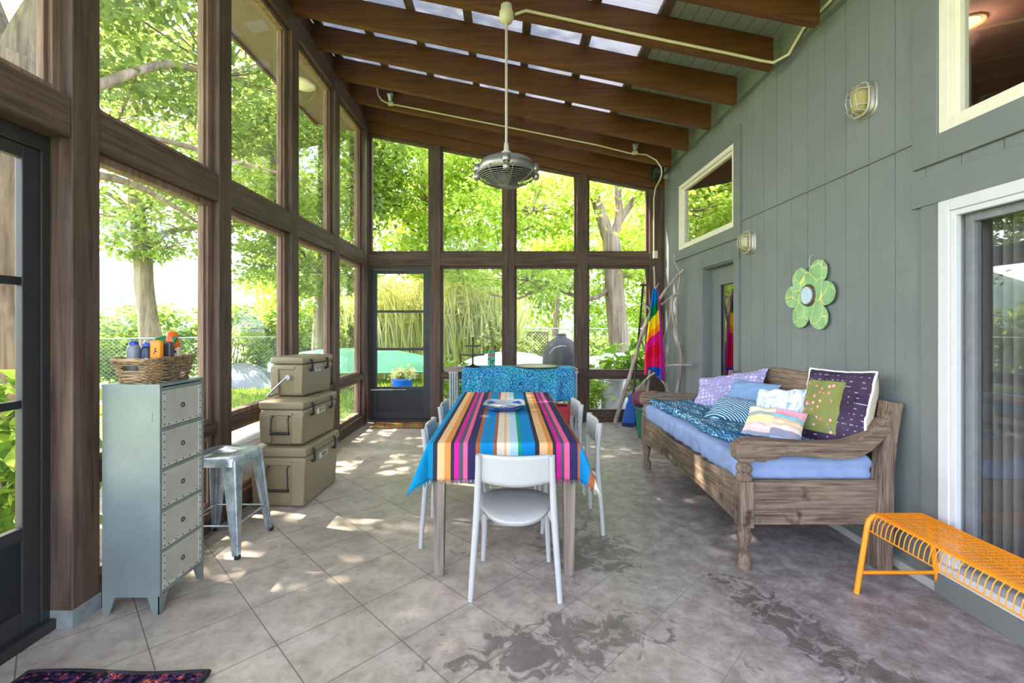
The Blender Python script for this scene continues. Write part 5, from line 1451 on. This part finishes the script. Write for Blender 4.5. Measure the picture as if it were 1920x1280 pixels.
# trees beyond wall_back
tree('garden_tree', 'grey barked tree with a forked trunk right of the far windows', (2.75, 11.0, -.1),
     [([(2.95,11,-.2),(2.80,11,.5),(2.70,11,1.4),(2.60,11,2.4),(2.55,11,3.1),(2.5,11,3.6)], .27, .20),
      ([(2.5,11,3.4),(2.28,11,4.2),(2.05,11,4.9),(1.75,11,6.0),(1.6,11.2,7.5)], .17, .08), ([(2.52,11,3.4),(2.75,11.05,4.1),(2.72,11.1,4.9),(2.75,11.2,6.6)], .12, .06), ([(2.7,11.05,3.9),(3.1,11,4.5),(3.6,11,5.1),(4.4,11,5.8)], .10, .04),
      ([(2.62,11,2.45),(2.3,10.9,2.15),(1.95,10.8,2.05),(1.4,10.7,2.2),(.9,10.6,2.35),(.3,10.5,2.05),(-.4,10.4,2.15)], .075, .02), ([(2.6,11,2.55),(3.0,10.9,2.65),(3.6,10.8,2.62),(4.2,10.8,2.8)], .06, .02), ([(1.4,10.7,2.2),(1.7,10.6,2.6),(1.9,10.6,2.8)], .03, .012),
      ([(1.9,11,4.6),(1.0,10.8,3.9),(.2,10.6,3.6)], .045, .015)],
     [((2.2,11.6,7.2),(2.4,1.8,1.7),5400,97,.3), ((.6,10.6,4.3),(1.7,1.1,.9),3120,60,.26), ((.5,10.6,2.6),(1.3,.7,.5),1680,34,.2), ((3.9,11.4,4.6),(1.0,1.1,1.5),2160,45,.26), ((3.6,10.8,2.9),(.8,.7,.5),780,18,.2)], M['leaf_back'], .15)
tree('broad_tree', 'broad leafy tree filling the far left windows above the door', (-2.6, 13.5, -.1),
     [([(-2.7,13.5,-.2),(-2.6,13.5,2.0),(-2.5,13.4,4.2),(-2.3,13.2,7.0)], .22, .1), ([(-2.55,13.4,3.4),(-1.6,12.8,4.4),(-.8,12.2,5.0)], .08, .02), ([(-1.2,12.3,5.2),(-.5,11.6,4.6),(-.2,11.2,3.4)], .04, .012), ([(-2.5,13.4,4.0),(-3.2,12.8,4.8),(-3.4,12.4,5.6)], .07, .02)],
     [((-2.2,12.6,5.3),(1.5,1.3,1.4),5400,90,.26), ((-.7,12.2,5.8),(1.3,1.2,1.2),3900,67,.26), ((-1.4,12.2,3.4),(1.6,1.0,.8),3120,60,.24), ((-2.4,13.4,8.0),(2.4,2.0,1.6),4200,67,.32)], M['leaf_back'], .16)
BKT = [(-8.2,18.5,7.4,'tall'),(-4.4,19.5,8.4,'high'),(-1.2,20.5,8.8,'bright'),(2.2,21.0,8.4,'light'),(5.8,19.5,8.2,'full'),(9.6,18.0,7.6,'wide')]
LB = ['distant tree behind the leaning one, left of the corner post', 'distant tree behind the reeds, seen over the far door', 'distant bright tree behind the left far window', 'distant bright tree behind the ceiling fan', 'distant tree behind the forked trunk', 'distant tree at the right edge of the far windows']
for (x, y, h, nm), lb in zip(BKT, LB):
    tree('distant_tree', lb, (x, y, -.1), [([(x,y,-.2),(x+.1,y,h*.3),(x,y,h*.6),(x+.1,y,h*.9)], .2, .08), ([(x,y,h*.35),(x+1,y-.6,h*.5)], .06, .02), ([(x,y,h*.4),(x-1,y-.4,h*.55)], .06, .02)],
         [((x,y,h*.78),(2.6,1.8,2.2),4000,70,.42), ((x+.5,y-.8,h*.42),(2.3,1.4,1.5),3000,52,.4), ((x-1.2,y,h*.2),(1.5,1.2,1.1),1560,30,.36)], M['leaf_back'], .24, twigs=False, group='trees beyond the fence')
# understory trunks
for (x, y), lb in zip(((4.2,16.5),(1.9,17.0)), ('thin young tree on the lawn right of the forked trunk', 'thin pale young tree behind the covered grill')):
    tree('young_tree', lb, (x, y, -.1), [([(x,y,-.2),(x-.1,y,1.2),(x,y,2.6),(x-.1,y,4)], .10, .05)], [((x,y,4.2),(1.1,.9,.9),2600,40,.28)], M['leaf_back'], .2, group='young trees on the back lawn')
# shrubs along the fence
def shrub(label, c, r, n, mat, L=.13, group=None):
    t = thing('shrub', label, 'shrub', (c[0], c[1], -.1), group=group)
    P, cc = blob_points((c[0], c[1], c[2]), r, n, max(12, n//70), .16, .8)
    P[:, 2] = np.maximum(P[:, 2], -.12)
    m = MB()
    for q in cc[:24]: limb(m, [(c[0]+rng.normal(0,.15), c[1]+rng.normal(0,.15), -.2), (Vector(c)+Vector(q))/2, Vector(q)], .018, .006, 5, .05)
    m.build('stems', M['trunk'], t)
    fastmesh('foliage', leaf_arrays(P, L, .1, .8), [(0,1,4,2),(1,3,2,4)], [], len(P), 6, mat, t)
    return t
SH = [((-10.6,10.6,.9),(1.5,.8,1.0)),((-9.4,11.9,.9),(1.4,.8,1.1)),((-7.6,12.6,.85),(1.4,.8,1.1)),((-6.2,13.0,1.0),(1.3,.8,1.25)),((-4.9,13.2,.9),(1.2,.8,1.1))]
SL = ['yellow green shrub mass by the fence at the far left', 'yellow green shrub behind the leaning trunk', 'bushy shrub by the fence, seen through the second bay', 'tall bushy shrub by the fence, seen through the third bay', 'bushy shrub by the fence just left of the corner post']
for (c, r), lb in zip(SH, SL): shrub(lb, c, r, 4200, M['shrub'], .15, 'shrubs along the left fence')
shrub('leafy plant outside the left screen door, low by the sill', (-3.3,2.75,.55), (.55,.55,.55), 900, M['shrub'], .17)
shrub('low plant beside the metal bin outside the far window', (1.42,7.9,.28), (.28,.25,.28), 700, M['shrub'], .11)
shrub('leafy seedling below the forked tree', (2.45,9.3,.65), (.5,.3,.5), 420, M['shrub'], .22)
shrub('low green clump left of the plank table, outside', (-1.05,9.2,.3), (.28,.3,.32), 500, M['shrub'], .14)
shrub('dark undergrowth at the fence behind the covered grill', (2.6,15.2,.4), (2.6,.5,.5), 3600, M['leaf_shade'], .16)
shrub('dark undergrowth at the fence right of the forked tree', (6.2,15.0,.5), (2.0,.6,.6), 2600, M['leaf_shade'], .16)
shrub('pale shrub with a reddish tinge behind the white boat', (-.2,12.9,.7), (.9,.6,.8), 2200, M['reed'], .16)
# reeds: tall pale grass along the fence; nobody could count it
def reedfn():
    x = rng.uniform(-4.6, .1); y = 13.6 + rng.uniform(-.7, .7); h = rng.uniform(1.4, 3.5)*(1-.22*abs(x+1.6)/3)
    a = rng.uniform(0, 2*PI); b = rng.uniform(.15, 1.1)*h*.4; s = rng.uniform(0, PI); w = rng.uniform(.012, .03)
    return [x, y, -.1, x+b*math.cos(a), y+b*math.sin(a), h, w*math.cos(s), w*math.sin(s), 0]
o = blades('reeds', 5200, reedfn, M['reed'], '', ''); tag(o, 'tall pale reeds along the fence behind the kayaks', 'reeds', None, 'stuff')
def plume():
    x = rng.uniform(-4.4, 0); y = 13.4 + rng.uniform(-.7, .7); h = rng.uniform(1.6, 3.4)*(1-.22*abs(x+1.6)/3)
    a = rng.uniform(0, 2*PI); s = rng.uniform(0, PI); w = rng.uniform(.02, .04)
    return [x, y, h, x+.3*math.cos(a), y+.3*math.sin(a), h-.25+rng.uniform(0,.3), w*math.cos(s), w*math.sin(s), .02]
o = blades('reed_plumes', 3000, plume, M['reed'], '', ''); tag(o, 'feathery pale plumes at the tops of the reeds', 'reeds', None, 'stuff')
def grassfn():
    while True:
        x = rng.uniform(-8, 6); y = rng.uniform(7.4, 13.2)
        if x > -2.5 and y < 9.15: continue
        break
    a = rng.uniform(0, 2*PI); h = rng.uniform(.04, .11); s = rng.uniform(0, PI)
    return [x, y, -.17, x+.04*math.cos(a), y+.04*math.sin(a), -.16+h, .007*math.cos(s), .007*math.sin(s), 0]
o = blades('grass', 42000, grassfn, M['shrub'], '', ''); tag(o, 'short sunlit grass of the back lawn', 'grass', None, 'stuff')

# distant hill, its haze put into the pale grey green colour
k = NT('hazy_hill'); col = k.ramp(k.noise(k.coord(), .12, 6, .7), [(.35, lin((98,116,104))), (.65, lin((128,142,128)))]); k.bsdf(col, 1.0, spec=0)
m = MB().grid(60, 10, lambda u, v: (-190+260*u, 150+30*v, -2 + (9+24*(1-abs(u-.18))**3 + 4*noise.noise(Vector((u*6, 0, 0))))*math.sin(v*PI/2)))
struct(m, 'hills', k.m)

# chain link fences
def fence(label, p, q, h=1.25, step=2.4, mesh=.09):
    p, q = Vector(p), Vector(q); t = thing('chain_link_fence', label, 'fence', p, group='chain link fences'); d = q-p; L = d.length; d.normalize()
    n = int(L/step)
    for i in range(n+1):
        a = p + d*(L*i/n); MB().tube([a, a+Vector((0,0,h+.04))], .022, 8).build('post', M['galv'], t)
    MB().tube([p+Vector((0,0,h)), q+Vector((0,0,h))], .018, 8).build('top_rail', M['galv'], t)
    m = MB(); k = int((L+h)/mesh)
    for i in range(k):
        for sg in (1, -1):
            a, b = i*mesh - h, i*mesh
            s0, s1 = max(0, a), min(L, b)
            z0, z1 = s0-a, s1-a
            if s1 <= s0: continue
            if sg < 0: z0, z1 = h-z0, h-z1
            m.bar(p+d*s0+Vector((0,0,z0)), p+d*s1+Vector((0,0,z1)), .0035, .0035)
    m.build('wire_mesh', M['galv'], t)
fence('chain link fence along the left side of the garden', (-13.5, 7.4, -.12), (-5.2, 12.6, -.12))
fence('chain link fence behind the kayaks and the grill', (-5.2, 14.8, -.12), (9.5, 14.8, -.12), 1.45)
# lattice panel
la = thing('lattice_panel', 'grey diagonal lattice panel standing by the fence behind the white boat', 'trellis', (.68, 14.2, -.12))
m = MB(); w, h = 1.15, 1.35
for i in range(-14, 15):
    for sg in (1, -1):
        a = i*.1; p0 = max(0, a); p1 = min(w, a+h)
        if p1 <= p0: continue
        z0, z1 = p0-a, p1-a
        if sg < 0: z0, z1 = h-z0, h-z1
        m.bar((.12+p0, 14.2, z0-.12), (.12+p1, 14.2, z1-.12), .028, .008, (0,1,0))
m.build('slats', M['grey_x'], la)
m = MB(); m.box((.08,14.18,-.12),(.14,14.23,1.24)); m.box((.12+w-.02,14.18,-.12),(.12+w+.04,14.23,1.24)); m.box((.14,14.18,1.2),(.12+w-.02,14.23,1.24)); m.box((.14,14.18,.5),(.12+w-.02,14.23,.54)); m.build('panel_frame', M['grey_z'], la)

# boats
def hull(name, label, cat, c, length, width, height, ang, mat, mat2, tip=1.6):
    t = thing(name, label, cat, c, ang)
    def H(u, v):
        s = u*2-1; pr = max(0, 1-abs(s)**2.2)**.6
        a = PI*(.5-v) if False else PI*v
        y = -math.cos(a)*width/2*pr; z = math.sin(a)**.8*height*(.35+.65*pr)
        return (s*length/2, y, z + .02)
    MB().grid(44, 18, H).build('hull', mat, t, local=True)
    m = MB()
    for s in (-1, 1): m.tube([(x*length/2*.97, s*width/2*1.0*max(0, 1-abs(x)**2.2)**.6, .03) for x in [i/14-1 for i in range(29)]], .02, 6)
    m.build('gunwale', mat2, t, local=True)
    m = MB(); m.tube([(x*length/2*.9, 0, .03+height*(.35+.65*max(0, 1-abs(x)**2.2)**.6)) for x in [i/10-1 for i in range(21)]], .018, 6); m.build('keel', mat2, t, local=True)
    return t
GRNB, GRNB2 = plain('mint_green_hull', (120, 186, 138), .4, 0, .05), plain('pale_mint', (158, 208, 166), .4, 0, .05)
WHB, WHB2 = plain('white_hull', (214, 228, 216), .45, 0, .05), plain('pale_grey_trim', (190, 206, 198), .5, 0, .05)
KY = hull('kayak', 'mint green kayak lying upside down on the lawn beyond the far door', 'kayak', (-3.75, 11.2, .28), 4.2, .8, .55, .03, GRNB, GRNB2)
for x in (-4.7, -2.7):
    st = MB().box((x-.05, 10.8, -.17), (x+.05, 11.6, .29)); tag(st.build('boat_stand', M['grey_x']), 'low wooden stand under the mint kayak, at its %s half' % ('left' if x < -4 else 'right'), 'stand', 'stands under the kayak')
hull('rowboat', 'white boat lying upside down behind the teal cloth', 'boat', (.05, 10.2, .22), 2.35, 1.0, .58, .0, WHB, WHB2)
m = MB().box((-.6, 9.8, -.17), (-.5, 10.6, .23)); m.box((.55, 9.8, -.17), (.65, 10.6, .23)); tag(m.build('boat_stand', M['grey_x']), 'low pair of timbers under the white boat', 'stand')
hull('canoe', 'pale canoe lying upside down in front of the forked tree', 'boat', (2.55, 10.1, .22), 2.3, .95, .56, .0, WHB, WHB2)
tag(MB().box((1.7, 9.75, -.17), (3.3, 10.45, .22)).build('boat_stand', M['grey_x']), 'low timber under the pale canoe', 'stand')
tp = thing('tarp_heap', 'grey tarpaulin heap at the fence, seen through the second bay', 'tarpaulin', (-6.9, 11.6, -.1))
m = MB(); m.grid(30, 16, lambda u, v: (-8.0+2.3*u, 11.2+1.0*v, -.17+.62*max(0, math.sin(u*PI))**.6*max(0, math.sin(v*PI))**.6+.07*noise.noise(Vector((u*6, v*4, 2))))); m.build('sheet', plain('grey_tarp', (126, 132, 140), .6), tp)

# pot, bin, grill, benches
pt_ = thing('flower_pot', 'blue glazed pot of yellow green leaves outside the far door', 'plant pot', (-2.23, 9.75, -.17))
MB().lathe([(.13,0),(.16,.03),(.20,.25),(.215,.42),(.225,.44),(.215,.46),(.19,.44),(.18,.38),(0,.38)], (-2.23, 9.75, -.16), 30).build('pot', plain('blue_glaze_pot', (26,96,190), .25), pt_)
P, _c = blob_points((-2.23, 9.75, .38), (.19,.17,.10), 380, 22, .06, .9)
fastmesh('leaves', leaf_arrays(P, .11, .1, .8), [(0,1,4,2),(1,3,2,4)], [], len(P), 6, M['reed'], pt_)
gc = thing('metal_bin', 'ribbed galvanised bin outside the far right window', 'bin', (1.83, 7.75, -.03))
GB = plain('bin_steel', (168,172,176), .4, .6, .1)
MB().lathe([(.20,0),(.205,.03),(.21,.05),(.222,.5),(.225,.52),(.225,.545)], (1.83,7.75,-.03), 64, mod=lambda a: 1+.018*math.sin(a*26)).build('bin_body', GB, gc)
MB().lathe([(.235,.54),(.24,.56),(.236,.585),(.16,.605),(.0,.615)], (1.83,7.75,-.03), 36).build('lid', GB, gc); MB().tube([(1.79,7.75,.57),(1.79,7.75,.62),(1.87,7.75,.62),(1.87,7.75,.57)], .008, 6).build('lid_handle', GB, gc)
gt = thing('grill_table', 'outdoor plank table holding the covered grill', 'table', (1.1, 8.6, -.03))
m = MB()
for i in range(4): m.box((.35,8.2+i*.2,.60),(1.68,8.39+i*.2,.64))
m.build('tabletop', M['grey_x'], gt)
for x in (.45, 1.55):
    for y in (8.28, 8.9): MB().box((x-.04,y-.04,-.03),(x+.04,y+.04,.60)).build('leg', M['grey_z'], gt)
kg = thing('covered_grill', 'domed outdoor grill under a charcoal fabric cover', 'grill', (1.03, 8.6, .64))
def fold(a): return 1+.03*math.sin(a*5+1)+.02*math.sin(a*11)
MB().lathe([(.345,0),(.35,.08),(.345,.2),(.31,.35),(.24,.47),(.14,.545),(.105,.56),(.095,.585),(.10,.62),(.07,.635),(0,.64)], (1.03,8.6,.642), 60, mod=fold).build('cover', fabric('charcoal_cover', (74,72,76), .15), kg)
MB().tube([(.78,8.30,.92),(.86,8.27,1.02),(.98,8.26,1.06),(1.08,8.27,1.055)], .010, 6).build('piping', plain('grey_piping', (150,150,150), .6), kg); MB().lathe([(.106,.565),(.112,.572),(.106,.58)], (1.03,8.6,.642), 30).build('drawstring', plain('grey_cord', (110,108,108), .7), kg)
wb = thing('garden_bench', 'weathered plank bench on the patio behind the left far window', 'bench', (-.85, 8.7, -.03))
m = MB(); m.box((-1.55,8.5,.40),(-.2,8.64,.44)); m.box((-1.55,8.66,.40),(-.2,8.80,.44)); m.build('seat', M['grey_x'], wb)
for x in (-1.4, -.4): MB().box((x,8.52,-.03),(x+.05,8.78,.40)).build('leg', M['grey_z'], wb)
# pale storage tub against the glazed wall, outside
tbx = thing('storage_tub', 'pale grey lidded tub outside the glass behind the coolers', 'box', (-2.6, 4.1, -.05))
m = MB(); vs_, fs_ = soft_box((.62,.9,.44), .05, 6); m.add([Vector(p)+Vector((-2.62,4.05,.17)) for p in vs_], fs_, True); m.build('tub_body', plain('pale_tub', (206,208,212), .5), tbx); m = MB(); vs_, fs_ = soft_box((.68,.96,.06), .025, 6); m.add([Vector(p)+Vector((-2.62,4.05,.42)) for p in vs_], fs_, True); m.build('lid', plain('pale_lid', (216,218,222), .5), tbx)
# lawn chairs outside wall_left
def lawn_chair(label, x, y, a, fabm):
    t = thing('lawn_chair', label, 'chair', (x, y, -.17), a, 'folding lawn chairs outside'); F = M['white_plastic']
    for s in (-.27, .27):
        MB().tube([(s,-.25,0),(s,.28,.60),(s,-.25,.60)], .013, 8).build('arm_frame', F, t, local=True); MB().tube([(s,.25,0),(s,-.18,.42),(s,-.42,1.0)], .013, 8).build('leg', F, t, local=True)
    MB().box((-.27,-.2,.36),(.27,.26,.375)).build('seat', fabm, t, local=True)
    m = MB(); m.add([(-.27,-.18,.40),(.27,-.18,.40),(.27,-.42,.98),(-.27,-.42,.98),(-.27,-.195,.395),(.27,-.195,.395),(.27,-.435,.975),(-.27,-.435,.975)], [(0,1,2,3),(7,6,5,4),(0,4,5,1),(1,5,6,2),(2,6,7,3),(3,7,4,0)]); m.build('backrest', fabm, t, local=True); return t
lawn_chair('white framed lawn chair with a red seat outside, behind the metal cabinet', -6.3, 7.3, 2.2, plain('red_canvas', (190,96,84), .8))
lawn_chair('pale lawn chair outside the left screen door', -4.35, 3.95, 1.9, plain('pale_canvas', (206,196,184), .8))
